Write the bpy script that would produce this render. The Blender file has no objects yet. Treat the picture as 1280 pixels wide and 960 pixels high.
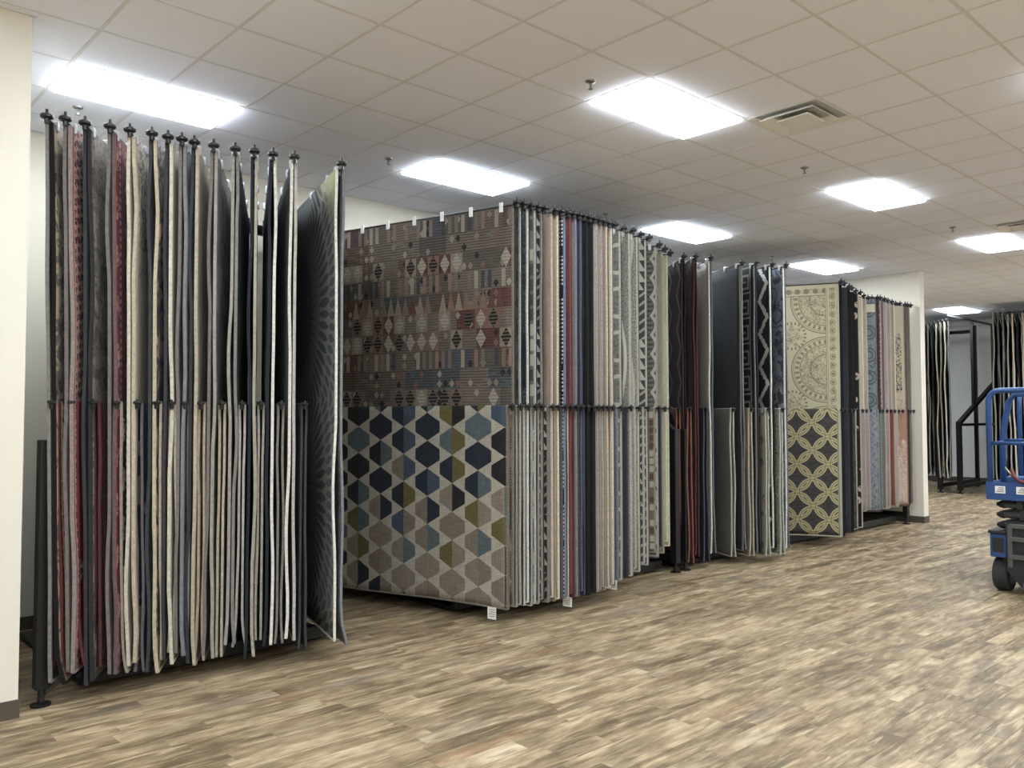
import bpy, bmesh, math, random
from mathutils import Vector, Matrix
R = math.radians
scene = bpy.context.scene
COL = scene.collection
random.seed(7)

# ------------------------------------------------------------------ camera
EYE = 1.71
FPX, YAW, PITCH, ROLL = 1044.72, 0.743691, 0.0399357, -0.0015972
CELL = 0.6096
CEIL = EYE + 3.888953 * CELL            # 4.0807
def cam_axes():
    f = Vector((math.sin(YAW), math.cos(YAW), 0)); r = Vector((math.cos(YAW), -math.sin(YAW), 0)); u = Vector((0, 0, 1))
    f2 = f*math.cos(PITCH) + u*math.sin(PITCH); u2 = u*math.cos(PITCH) - f*math.sin(PITCH)
    return r*math.cos(ROLL) + u2*math.sin(ROLL), u2*math.cos(ROLL) - r*math.sin(ROLL), f2
CR, CU, CF = cam_axes()
cam_d = bpy.data.cameras.new('camera'); cam = bpy.data.objects.new('camera', cam_d); COL.objects.link(cam)
cam_d.sensor_width = 36; cam_d.lens = FPX/1280*36; cam_d.clip_end = 200
m3 = Matrix((CR, CU, -CF)).transposed()
cam.matrix_world = Matrix.Translation((0, 0, EYE)) @ m3.to_4x4()
scene.camera = cam
def survey(px, py, z):
    """plan position of a point seen at (px,py) whose height above the floor is known"""
    d = CF + CR*((px-640)/FPX) - CU*((py-480)/FPX)
    t = (z-EYE)/d.z
    return Vector((d.x*t, d.y*t))

# ------------------------------------------------------------------ world, exposure
w = bpy.data.worlds.new('world'); scene.world = w; w.use_nodes = True
w.node_tree.nodes['Background'].inputs[0].default_value = (0.8, 0.85, 0.9, 1)
w.node_tree.nodes['Background'].inputs[1].default_value = 0.0
vs = scene.view_settings
vs.view_transform = 'Standard'; vs.look = 'None'; vs.gamma = 1; vs.use_curve_mapping = False
vs.exposure = 1.05
PANEL_STRENGTH = 13.2

# ------------------------------------------------------------------ helpers
def lin(c):
    if isinstance(c, str): c = tuple(int(c[i:i+2], 16) for i in (0, 2, 4))
    return tuple(((x/255)/12.92 if x/255 <= .04045 else ((x/255+.055)/1.055)**2.4) for x in c) + (1.0,)

def obj(name, me, mat=None, parent=None, loc=None, rotz=None):
    if isinstance(me, bmesh.types.BMesh):
        b = me; me = bpy.data.meshes.new(name); b.to_mesh(me); b.free()
    if mat is not None and not me.materials: me.materials.append(mat)
    o = bpy.data.objects.new(name, me); COL.objects.link(o)
    if parent is not None: o.parent = parent
    if loc is not None: o.location = loc
    if rotz is not None: o.rotation_euler = (0, 0, rotz)
    return o
def empty(name, loc=(0, 0, 0), rotz=0):
    o = bpy.data.objects.new(name, None); COL.objects.link(o)
    o.location = loc; o.rotation_euler = (0, 0, rotz); o.empty_display_size = .1
    return o
def tag(o, label, cat, group=None):
    o['label'] = label; o['category'] = cat
    if group: o['group'] = group
    return o
def struct(o, label=None, cat=None):
    o['kind'] = 'structure'
    if label: o['label'] = label
    if cat: o['category'] = cat
    return o
def box(b, x0, x1, y0, y1, z0, z1, bev=0):
    vs_ = [b.verts.new(p) for p in ((x0,y0,z0),(x1,y0,z0),(x1,y1,z0),(x0,y1,z0),(x0,y0,z1),(x1,y0,z1),(x1,y1,z1),(x0,y1,z1))]
    fs = [b.faces.new([vs_[i] for i in q]) for q in ((3,2,1,0),(4,5,6,7),(0,1,5,4),(1,2,6,5),(2,3,7,6),(3,0,4,7))]
    if bev:
        es = list({e for f in fs for e in f.edges})
        bmesh.ops.bevel(b, geom=es, offset=bev, segments=1, affect='EDGES')
    return b
def bx(x0, x1, y0, y1, z0, z1, bev=0):
    return box(bmesh.new(), x0, x1, y0, y1, z0, z1, bev)
def bar(b, p, q, w_, h_=None, seg=4):
    """prism bar from p to q; seg 4 = square section, else round"""
    p = Vector(p); q = Vector(q); d = (q-p).normalized(); h_ = h_ or w_
    up = Vector((0, 0, 1)) if abs(d.z) < .95 else Vector((0, 1, 0))
    s = d.cross(up).normalized(); t = s.cross(d).normalized()
    rings = []
    for c in (p, q):
        ring = []
        for k in range(seg):
            if seg == 4: a, c2 = ((-1,-1),(1,-1),(1,1),(-1,1))[k]
            else: a, c2 = math.cos(2*math.pi*k/seg), math.sin(2*math.pi*k/seg)
            ring.append(b.verts.new(c + s*(a*w_/2) + t*(c2*h_/2)))
        rings.append(ring)
    for k in range(seg):
        f = b.faces.new((rings[0][k], rings[0][(k+1) % seg], rings[1][(k+1) % seg], rings[1][k])); f.smooth = seg > 6
    b.faces.new(rings[0][::-1]); b.faces.new(rings[1])
    return b
def pipe(b, pts, r, seg=8):
    """round tube through points, joints filled by shared rings"""
    pts = [Vector(p) for p in pts]; rings = []
    ref = None
    for i, p in enumerate(pts):
        d = ((pts[min(i+1, len(pts)-1)] - pts[max(i-1, 0)])).normalized()
        if ref is None:
            ref = d.cross(Vector((0.31, 0.17, 0.93))).normalized()
        s = (ref - d*ref.dot(d)).normalized(); ref = s; t = d.cross(s)
        rings.append([b.verts.new(p + (s*math.cos(2*math.pi*k/seg) + t*math.sin(2*math.pi*k/seg))*r) for k in range(seg)])
    for a, c in zip(rings, rings[1:]):
        for k in range(seg):
            f = b.faces.new((a[k], a[(k+1) % seg], c[(k+1) % seg], c[k])); f.smooth = True
    b.faces.new(rings[0][::-1]); b.faces.new(rings[-1])
    return b
def lathe(b, prof, seg=16, M=None, cap=True):
    rings = []
    for (r_, z) in prof:
        ring = []
        for k in range(seg):
            v = Vector((r_*math.cos(2*math.pi*k/seg), r_*math.sin(2*math.pi*k/seg), z))
            ring.append(b.verts.new(M @ v if M else v))
        rings.append(ring)
    for a, c in zip(rings, rings[1:]):
        for k in range(seg): b.faces.new((a[k], a[(k+1) % seg], c[(k+1) % seg], c[k]))
    if cap: b.faces.new(rings[0][::-1]); b.faces.new(rings[-1])
    return b

# ------------------------------------------------------------------ node pattern language
class S:
    def __init__(s, B, v): s.B, s.v = B, v
    def _b(s, op, o, swap=False):
        return s.B.m(op, o, s) if swap else s.B.m(op, s, o)
    def __add__(s, o): return s._b('ADD', o)
    __radd__ = __add__
    def __sub__(s, o): return s._b('SUBTRACT', o)
    def __rsub__(s, o): return s._b('SUBTRACT', o, True)
    def __mul__(s, o): return s._b('MULTIPLY', o)
    __rmul__ = __mul__
    def __truediv__(s, o): return s._b('DIVIDE', o)
    def __lt__(s, o): return s._b('LESS_THAN', o)
    def __gt__(s, o): return s._b('GREATER_THAN', o)
class Builder:
    def __init__(s, nt): s.nt = nt
    def node(s, t): return s.nt.nodes.new(t)
    def plug(s, inp, val):
        if isinstance(val, S): s.nt.links.new(val.v, inp)
        elif hasattr(val, 'is_output'): s.nt.links.new(val, inp)
        else: inp.default_value = val
    def m(s, op, a, b=0.0, c=None):
        n = s.node('ShaderNodeMath'); n.operation = op
        s.plug(n.inputs[0], a); s.plug(n.inputs[1], b)
        if c is not None: s.plug(n.inputs[2], c)
        return S(s, n.outputs[0])
    def abs(s, a): return s.m('ABSOLUTE', a)
    def fr(s, a): return s.m('FRACT', a)
    def fl(s, a): return s.m('FLOOR', a)
    def sin(s, a): return s.m('SINE', a)
    def mn(s, a, b): return s.m('MINIMUM', a, b)
    def mx(s, a, b): return s.m('MAXIMUM', a, b)
    def mod2(s, a): return s.fr(a*.5)*2
    def hyp(s, a, b): return s.m('SQRT', a*a + b*b)
    def atan(s, a, b): return s.m('ARCTAN2', a, b)
    def vec(s, x, y, z=0.0):
        n = s.node('ShaderNodeCombineXYZ'); s.plug(n.inputs[0], x); s.plug(n.inputs[1], y); s.plug(n.inputs[2], z)
        return n.outputs[0]
    def noise(s, u, v, sc=1.0, det=3.0, dist=0.0, z=0.0, rough=.55):
        n = s.node('ShaderNodeTexNoise'); s.nt.links.new(s.vec(u, v, z), n.inputs['Vector'])
        n.inputs['Scale'].default_value = sc; n.inputs['Detail'].default_value = det
        n.inputs['Distortion'].default_value = dist; n.inputs['Roughness'].default_value = rough
        return S(s, n.outputs[0])
    def wn(s, x, y, z=0.0):
        n = s.node('ShaderNodeTexWhiteNoise'); s.nt.links.new(s.vec(x, y, z), n.inputs['Vector'])
        return S(s, n.outputs[0])
    def vor(s, u, v, sc):
        n = s.node('ShaderNodeTexVoronoi'); s.nt.links.new(s.vec(u, v), n.inputs['Vector']); n.inputs['Scale'].default_value = sc
        return S(s, n.outputs[0])
    def col(s, c): return lin(c) if isinstance(c, (str, tuple)) and not (isinstance(c, tuple) and len(c) == 4) else c
    def mix(s, f, a, b):
        n = s.node('ShaderNodeMix'); n.data_type = 'RGBA'; n.clamp_factor = True
        s.plug(n.inputs[0], f); s.plug(n.inputs[6], s.col(a)); s.plug(n.inputs[7], s.col(b))
        return n.outputs[2]
    def ramp(s, f, stops, const=True):
        n = s.node('ShaderNodeValToRGB'); s.plug(n.inputs[0], f); cr = n.color_ramp
        if const: cr.interpolation = 'CONSTANT'
        while len(cr.elements) < len(stops): cr.elements.new(.5)
        for e, (p, c) in zip(cr.elements, stops): e.position = p
        for e, (p, c) in zip(cr.elements, stops): e.color = s.col(c)
        return n.outputs[0]
    def scale(s, c, f):
        n = s.node('ShaderNodeVectorMath'); n.operation = 'SCALE'
        cc = s.col(c); s.plug(n.inputs[0], cc[:3] if isinstance(cc, tuple) else cc); s.plug(n.inputs[3], f)
        return n.outputs[0]
    def rect(s, x, y, x0, x1, y0, y1):
        return (s.abs(x-(x0+x1)/2) < (x1-x0)/2) * (s.abs(y-(y0+y1)/2) < (y1-y0)/2)
    def sstep(s, a, lo, hi):
        n = s.node('ShaderNodeMapRange'); n.interpolation_type = 'SMOOTHSTEP'
        s.plug(n.inputs[0], a); n.inputs[1].default_value = lo; n.inputs[2].default_value = hi
        return S(s, n.outputs[0])

def mat_base(name, rough=.6, metal=0.0, spec=.5):
    mt = bpy.data.materials.new(name); mt.use_nodes = True; nt = mt.node_tree
    p = nt.nodes['Principled BSDF']; p.inputs['Roughness'].default_value = rough; p.inputs['Metallic'].default_value = metal
    p.inputs['Specular IOR Level'].default_value = spec
    return mt, nt, p, Builder(nt)
def plain(name, c, rough=.6, metal=0.0, var=.06, sc=6.0, spec=.5, bump=0.0):
    mt, nt, p, B = mat_base(name, rough, metal, spec)
    tc = B.node('ShaderNodeTexCoord'); n = B.node('ShaderNodeTexNoise'); n.inputs['Scale'].default_value = sc; n.inputs['Detail'].default_value = 4
    nt.links.new(tc.outputs['Object'], n.inputs['Vector'])
    f = S(B, n.outputs[0])*(2*var) + (1-var)
    nt.links.new(B.scale(c, f), p.inputs['Base Color'])
    if bump:
        b = B.node('ShaderNodeBump'); b.inputs['Strength'].default_value = bump; b.inputs['Distance'].default_value = .004
        nt.links.new(n.outputs[0], b.inputs['Height']); nt.links.new(b.outputs[0], p.inputs['Normal'])
    return mt

M = {}
M['wall'] = plain('white_wall_paint', (221, 215, 201), .75, var=.01, sc=3)
M['wall_far'] = plain('grey_wall_paint', (226, 227, 226), .8, var=.015, sc=2)
M['base'] = plain('brown_vinyl_baseboard', (78, 70, 60), .55)
M['black'] = plain('black_powder_coat', (16, 16, 17), .45, var=.15)
M['grid'] = plain('ceiling_grid_white', (220, 219, 220), .7)
M['clip'] = plain('white_plastic_clip', (235, 235, 235), .35)
M['clear'] = plain('frosted_plastic_clip', (196, 200, 206), .25)
M['chrome'] = plain('dull_chrome', (150, 148, 145), .35, .9)
M['card'] = plain('white_card', (235, 233, 228), .7)
M['ink'] = plain('grey_print', (110, 110, 112), .7)
M['blue'] = plain('blue_lift_paint', (44, 76, 128), .38, var=.12)
M['tyre'] = plain('grey_black_tyre', (46, 46, 47), .8, var=.12, sc=14)
M['steel'] = plain('dark_grey_steel', (88, 88, 88), .5, .3, var=.15)
M['darksteel'] = plain('sooty_steel', (40, 41, 43), .55, .2, var=.2)
M['rubberhose'] = plain('dark_red_cable', (96, 28, 26), .5)
M['vent'] = plain('vent_white', (236, 235, 232), .5)
M['ventdark'] = plain('vent_shadow_gap', (185, 185, 185), .7)
# lamp diffuser
mt, nt, p, B = mat_base('lit_diffuser', .4)
p.inputs['Base Color'].default_value = (.9, .9, .9, 1); p.inputs['Emission Color'].default_value = (.86, .935, 1.0, 1); p.inputs['Emission Strength'].default_value = PANEL_STRENGTH
M['lamp'] = mt
# ceiling tile
mt, nt, p, B = mat_base('mineral_fibre_tile', .9, spec=.2)
g = B.node('ShaderNodeNewGeometry'); n = B.node('ShaderNodeTexNoise'); n.inputs['Scale'].default_value = 90; n.inputs['Detail'].default_value = 3
nt.links.new(g.outputs['Position'], n.inputs['Vector'])
oi = B.node('ShaderNodeObjectInfo')
f = S(B, n.outputs[0])*.06 + S(B, oi.outputs['Random'])*.02 + .94
nt.links.new(B.scale((243, 245, 255), f), p.inputs['Base Color'])
b = B.node('ShaderNodeBump'); b.inputs['Strength'].default_value = .25; b.inputs['Distance'].default_value = .003
nt.links.new(n.outputs[0], b.inputs['Height']); nt.links.new(b.outputs[0], p.inputs['Normal'])
M['tile'] = mt
# floor plank
mt, nt, p, B = mat_base('weathered_oak_plank', .5, spec=.35)
g = B.node('ShaderNodeNewGeometry'); sx = B.node('ShaderNodeSeparateXYZ'); nt.links.new(g.outputs['Position'], sx.inputs[0])
X, Y = S(B, sx.outputs[0]), S(B, sx.outputs[1])
oi = B.node('ShaderNodeObjectInfo'); at_ = B.node('ShaderNodeAttribute'); at_.attribute_name = 'plank_tone'
rid = B.fr(S(B, oi.outputs['Random'])*7.31 + S(B, at_.outputs['Fac']))
Xs = X + rid*37
streak = B.noise(Xs*1.6, Y*16, 1.0, 4, .6, rid*9)
blot = B.noise(Xs*2.6, Y*6.5, 1.0, 3, .5, rid*5+3)
fine = B.noise(Xs*7, Y*110, 1.0, 2, 0, rid)
big = B.noise(X*1.1, Y*3.2, 1.0, 3, .5, 2.0)
mott = B.noise(Xs*5.5, Y*24, 1.0, 3, .4, rid*2+11)
f = rid*.13 + streak*.55 + blot*.75 + mott*.50 + fine*.16 + big*.35 - .76
c = B.ramp(f, [(.0, (68, 56, 42)), (.30, (108, 93, 71)), (.46, (144, 126, 99)), (.60, (176, 157, 127)), (.76, (206, 190, 160)), (1, (224, 212, 188))], False)
c = B.mix(B.sstep(B.noise(Xs*.8, Y*3, 1, 2, .3, rid*3+7), .56, .75), c, B.mix(.45, c, (136, 126, 116)))
c = B.mix(B.sstep(B.noise(Xs*.9, Y*4, 1, 2, .3, rid*6+1), .58, .75)*.35, c, (150, 104, 74))
hl = B.sstep(B.noise(Xs*3.4, Y*34, 1.0, 3, .7, rid*4+2), .57, .68)
c = B.mix(hl*.42, c, (218, 196, 160))
dkk = B.sstep(B.noise(Xs*2.8, Y*26, 1.0, 3, .7, rid*7+5), .58, .70)
c = B.mix(dkk*.5, c, (92, 80, 62))
nt.links.new(c, p.inputs['Base Color'])
rr = fine*.15 + .40
nt.links.new(rr.v, p.inputs['Roughness'])
b = B.node('ShaderNodeBump'); b.inputs['Strength'].default_value = .25; b.inputs['Distance'].default_value = .002
nt.links.new(fine.v, b.inputs['Height']); nt.links.new(b.outputs[0], p.inputs['Normal'])
M['plank'] = mt
M['subfloor'] = plain('floor_joint_dark', (58, 48, 38), .8)

# ------------------------------------------------------------------ room shell
X0, X1, Y0, Y1 = -8.0, 23.7, -9.0, 12.0
YF = 5.48            # front plane of the alcove walls
YB = 7.70            # back wall of the alcove
XL = 1.20            # end of the white wall that starts the alcove
XW0, XW1 = 14.02, 14.20   # wing wall closing the alcove
floor = struct(obj('floor', bx(X0, X1, Y0, Y1, -.10, -.004), M['subfloor']), 'weathered brown wood plank floor of the showroom', 'floor')
ceiling = struct(obj('ceiling', bx(X0, X1, Y0, Y1, CEIL+.03, CEIL+.1), M['tile']), 'white suspended tile ceiling over the showroom', 'ceiling')
wl = struct(obj('wall_left', bx(X0, XL, YF, YB+.2, 0, CEIL+.03), M['wall']), 'plain white wall beside the first rug rack', 'wall')
wb = struct(obj('wall_back', bx(XL, XW1, YB, YB+.2, 0, CEIL+.03), M['wall']), 'white wall behind the rug racks', 'wall')
ww = struct(obj('wall_right', bx(XW0, XW1, YF-.02, YB, 0, CEIL+.03), M['wall']), 'white wing wall closing the rug alcove', 'wall')
struct(obj('wall_far', bx(X1, X1+.2, Y0, Y1, 0, CEIL+.03), M['wall_far']), 'grey wall behind the far racks', 'wall')
struct(obj('wall_rear', bx(X0, X1, Y0-.2, Y0, 0, CEIL+.03), M['wall']), 'white wall behind the viewer', 'wall')
struct(obj('wall_side', bx(X0-.2, X0, Y0, YF, 0, CEIL+.03), M['wall']), 'white side wall of the showroom', 'wall')
struct(obj('wall_end', bx(XW1, X1, Y1, Y1+.2, 0, CEIL+.03), M['wall_far']), 'grey end wall beyond the wing wall', 'wall')
BH = .105
def base(name, a, lab): struct(obj(name, a, M['base']), lab, 'baseboard')
base('baseboard_left', bx(X0, XL+.008, YF-.008, YF, 0, BH), 'brown baseboard along the plain white wall')
base('baseboard_back', bx(XL+.01, XW0-.01, YB-.008, YB, 0, BH), 'brown baseboard behind the rug racks')
b = bx(XW0-.008, XW1+.008, YF-.028, YF-.02, 0, BH); box(b, XW0-.008, XW0, YF-.02, YB-.01, 0, BH); box(b, XW1, XW1+.008, YF-.02, YB, 0, BH)
base('baseboard_right', b, 'brown baseboard around the foot of the wing wall')
base('baseboard_far', bx(X1-.01, X1, Y0, Y1, 0, BH+.02), 'brown baseboard under the grey far wall')

# floor planks: staggered boards running along the room
PW, PL = .126, 0.92
def plank_bm(L):
    b = bmesh.new(); t = .0016
    x0, x1, y0, y1 = -L/2+t*.4, L/2-t*.4, -PW/2+t*.4, PW/2-t*.4
    lo = [b.verts.new((x, y, -.004)) for x, y in ((x0,y0),(x1,y0),(x1,y1),(x0,y1))]
    md = [b.verts.new((x, y, -.0012)) for x, y in ((x0,y0),(x1,y0),(x1,y1),(x0,y1))]
    hi = [b.verts.new((x, y, 0)) for x, y in ((x0+t,y0+t),(x1-t,y0+t),(x1-t,y1-t),(x0+t,y1-t))]
    for A, C in ((lo, md), (md, hi)):
        for k in range(4): b.faces.new((A[k], A[(k+1) % 4], C[(k+1) % 4], C[k]))
    b.faces.new(hi)
    return b
spots = []
rng = random.Random(3)
YP0 = -4.0 - 39*PW
ny = int((Y1-YP0)/PW)
for j in range(ny):
    y = YP0 + (j+.5)*PW; off = rng.random()*PL
    x = X0 - PL*.4 + off
    while x < X1-PL*.1:
        spots.append((x, y)); x += PL
def seen(x, y, z, mx=40):
    d = Vector((x, y, z-EYE)); zz = d.dot(CF)
    if zz < .5: return None
    px, py = 640+FPX*d.dot(CR)/zz, 480-FPX*d.dot(CU)/zz
    return zz if -mx < px < 1280+mx and -mx < py < 960+mx else None
def in_room(x, y):
    return not (x < XL-.46 and y > YF) and y < YB or x > XW1
spots = [s for s in spots if in_room(*s)]
near = sorted((s for s in spots if seen(s[0], s[1], 0) and not (XL < s[0] < XW0 and s[1] > 5.9)), key=lambda s: seen(s[0], s[1], 0))[:298]
nearset = set(near)
b = plank_bm(PL); pm = bpy.data.meshes.new('plank'); b.to_mesh(pm); b.free(); pm.materials.append(M['plank'])
for (x, y) in near: obj('plank', pm, None, floor, (x, y, 0))
verts, faces, tone = [], [], []
for (x, y) in spots:
    if (x, y) in nearset: continue
    i = len(verts); t = .001
    verts += [(x-PL/2+t, y-PW/2+t, 0), (x+PL/2-t, y-PW/2+t, 0), (x+PL/2-t, y+PW/2-t, 0), (x-PL/2+t, y+PW/2-t, 0)]
    verts += [(v[0], v[1], -.004) for v in verts[i:i+4]]
    faces += [(i, i+1, i+2, i+3)] + [(i+k, i+4+k, i+4+(k+1) % 4, i+(k+1) % 4) for k in range(4)]
    tone += [rng.random()]*8
me = bpy.data.meshes.new('far_planks'); me.from_pydata(verts, [], faces)
a = me.attributes.new('plank_tone', 'FLOAT', 'POINT'); a.data.foreach_set('value', tone)
o = obj('far_planks', me, M['plank'], floor); o['kind'] = 'stuff'

# ceiling grid cells -------------------------------------------------
FX, FY = .5427, .8584
def gx(i): return (i+FX)*CELL
def gy(j): return (j+FY)*CELL
lights = [(2, 9), (7, 9), (13, 9), (19, 9)]          # alcove row (i, j = first cell of a 2x1 panel)
lights += [(i, 5) for i in (-11, -5, 1, 7, 13, 19, 25, 31)] + [(i, j) for j in (1, -3, -7, -11) for i in (-8, -2, 4, 10, 16, 22, 28, 34)]
lights += [(31, 10), (25, 10), (25, 15), (31, 15)]
lights = [(i, j) for (i, j) in lights if gx(i) > X0 and gx(i+2) < X1 and gy(j) > Y0]
vents = [(9, 4), (18, 4)]
taken = {(i+k, j) for i, j in lights for k in (0, 1)} | set(vents)
cells = []
for i in range(-14, 39):
    for j in range(-16, 20):
        if (i, j) in taken: continue
        x, y = gx(i)+CELL/2, gy(j)+CELL/2
        if x-CELL/2 < X0 or x+CELL/2 > X1 or y-CELL/2 < Y0 or y+CELL/2 > Y1: continue
        if y-CELL*.5 > YB and x < XW1: continue
        if x < XL-.3 and y > YF+.3: continue
        cells.append((x, y))
def tile_bm():
    h = CELL/2-.009
    b = bmesh.new(); t = .003
    lo = [b.verts.new((x, y, 0)) for x, y in ((-h+t,-h+t),(h-t,-h+t),(h-t,h-t),(-h+t,h-t))]
    hi = [b.verts.new((x, y, .006)) for x, y in ((-h,-h),(h,-h),(h,h),(-h,h))]
    tp = [b.verts.new((x, y, .016)) for x, y in ((-h,-h),(h,-h),(h,h),(-h,h))]
    b.faces.new(lo[::-1]); b.faces.new(tp)
    for A, C in ((lo, hi), (hi, tp)):
        for k in range(4): b.faces.new((A[k], A[(k+1) % 4], C[(k+1) % 4], C[k]))
    return b
b = tile_bm(); tm = bpy.data.meshes.new('ceiling_tile'); b.to_mesh(tm); b.free(); tm.materials.append(M['tile'])
vis = sorted((c for c in cells if seen(c[0], c[1], CEIL, 60)), key=lambda c: seen(c[0], c[1], CEIL, 60))[:296]
vset = set(vis)
for (x, y) in vis: obj('ceiling_tile', tm, None, ceiling, (x, y, CEIL))
b = bmesh.new()
for (x, y) in cells:
    if (x, y) in vset: continue
    h = CELL/2-.010
    box(b, x-h, x+h, y-h, y+h, CEIL, CEIL+.016)
o = obj('far_tiles', b, M['tile'], ceiling); o['kind'] = 'stuff'
for i in range(-14, 39):
    x = gx(i)
    if X0 < x < X1:
        y1 = Y1-.02 if x > XW1 else YB-.005
        if x < XL: y1 = YF-.01
        obj('grid_runner', bx(x-.011, x+.011, Y0+.02, y1, CEIL-.0015, CEIL+.03), M['grid'], ceiling)
for j in range(-16, 20):
    y = gy(j)
    if Y0 < y < Y1:
        xa = X0+.02 if y < YF else XL+.005
        if y > YB: xa = XW1+.01
        obj('grid_runner', bx(xa, X1-.02, y-.011, y+.011, CEIL-.001, CEIL+.03), M['grid'], ceiling)
b = bmesh.new()
box(b, XL, XW0, YB-.022, YB, CEIL-.004, CEIL+.02); box(b, XW0-.022, XW0, YF, YB-.022, CEIL-.004, CEIL+.02); box(b, X0, XL+.022, YF-.022, YF, CEIL-.004, CEIL+.02)
obj('wall_angle', b, M['grid'], ceiling)

# lamps -----------------------------------------------------------------
def lens_bm(x0, x1, y0, y1):  # lens shaped to drop below the ceiling so its glowing sides brighten tiles
    b = bmesh.new(); rings = []
    for (k, z) in ((0, .0), (.003, -.022), (.010, -.028), (.05, -.032)):
        rings.append([b.verts.new(p + (z,)) for p in ((x0+k, y0+k), (x1-k, y0+k), (x1-k, y1-k), (x0+k, y1-k))])
    for A, C in zip(rings, rings[1:]):
        for k in range(4): b.faces.new((A[k], C[k], C[(k+1) % 4], A[(k+1) % 4]))
    b.faces.new(rings[-1][::-1]); b.faces.new(rings[0])
    return b
def lamp_meshes():
    w_, d_ = CELL*2, CELL
    b = bmesh.new()
    for q in ((0, w_, 0, .026), (0, w_, d_-.026, d_), (0, .026, .026, d_-.026), (w_-.026, w_, .026, d_-.026)): box(b, q[0], q[1], q[2], q[3], -.004, .05)
    fm = bpy.data.meshes.new('frame'); b.to_mesh(fm); b.free(); fm.materials.append(M['clip'])
    b = lens_bm(.026, w_-.026, .026, d_-.026)
    dm = bpy.data.meshes.new('diffuser'); b.to_mesh(dm); b.free(); dm.materials.append(M['lamp'])
    return fm, dm
fm, dm = lamp_meshes()
desc = {(2, 9): 'lit ceiling light panel above the first rack beside the white wall', (7, 9): 'lit ceiling light panel above the patterned kilim rug',
        (7, 5): 'large lit ceiling light panel beside the air vent', (13, 5): 'lit ceiling light panel between two sprinklers beyond the vent',
        (13, 9): 'lit ceiling light panel above the grey and cream rugs', (19, 9): 'lit ceiling light panel above the cream medallion rug',
        (19, 5): 'lit ceiling light panel next to the second air vent', (31, 10): 'lit ceiling light panel above the far bare rack frame'}
for (i, j) in lights:
    L = empty('ceiling_light', (gx(i), gy(j), CEIL))
    tag(L, desc.get((i, j), 'lit ceiling light panel over the open showroom floor'), 'ceiling light', 'recessed ceiling lights')
    obj('frame', fm, None, L); obj('diffuser', dm, None, L)
# air vents
for k, (i, j) in enumerate(vents):
    V = empty('air_vent', (gx(i)+CELL/2, gy(j)+CELL/2, CEIL))
    tag(V, ('square white air vent beside the largest light panel', 'square white air vent far down the ceiling')[k], 'air vent', 'ceiling air vents')
    obj('backing', bx(-.29, .29, -.29, .29, .02, .03), M['ventdark'], V)
    for n_, (h0, h1, z0, z1) in enumerate(((.297, .262, -.004, .004), (.225, .165, -.022, .012), (.135, .0, -.030, .004))):
        b = bmesh.new()
        if h1 > 0:
            lo = [b.verts.new((sx_*h0, sy_*h0, z0)) for sx_, sy_ in ((-1,-1),(1,-1),(1,1),(-1,1))]
            hi = [b.verts.new((sx_*h1, sy_*h1, z1+.012)) for sx_, sy_ in ((-1,-1),(1,-1),(1,1),(-1,1))]
            lo2 = [b.verts.new((v.co.x, v.co.y, v.co.z+.006)) for v in lo]; hi2 = [b.verts.new((v.co.x, v.co.y, v.co.z+.006)) for v in hi]
            for A, C in ((lo, hi), (hi2, lo2), (lo2, lo), (hi, hi2)):
                for q in range(4): b.faces.new((A[q], A[(q+1) % 4], C[(q+1) % 4], C[q]))
        else:
            box(b, -h0, h0, -h0, h0, z0, z0+.012, .004)
        obj(('vent_frame', 'louver', 'center_panel')[n_], b, M['vent'], V)
# sprinklers
SPR = [(7.12, 6.39, 'beside the largest light panel'), (7.04, 10.38, 'beside the light panel over the kilim rug'), (2.99, 11.27, 'above the first rug rack'),
       (12.08, 6.39, 'past the air vent'), (18.19, 6.4, 'near the second air vent'), (12.04, 10.44, 'above the long row of rug arms'), (18.22, 10.5, 'above the zigzag rugs')]
for (cx, cy, t) in SPR:
    P = empty('sprinkler_head', (cx*CELL, cy*CELL, CEIL)); tag(P, 'small grey fire sprinkler on the ceiling ' + t, 'sprinkler', 'ceiling sprinklers')
    obj('escutcheon', lathe(bmesh.new(), [(.038, 0), (.036, -.008), (.020, -.016), (.012, -.018)][::-1]), M['chrome'], P)
    b = bmesh.new(); lathe(b, [(.008, -.050), (.008, -.016)], 8)
    for s in (-1, 1): bar(b, (s*.012, 0, -.018), (s*.003, 0, -.055), .005)
    obj('frame_arms', b, M['chrome'], P)
    obj('deflector', lathe(bmesh.new(), [(.017, -.060), (.017, -.056)], 12), M['chrome'], P)

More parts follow.
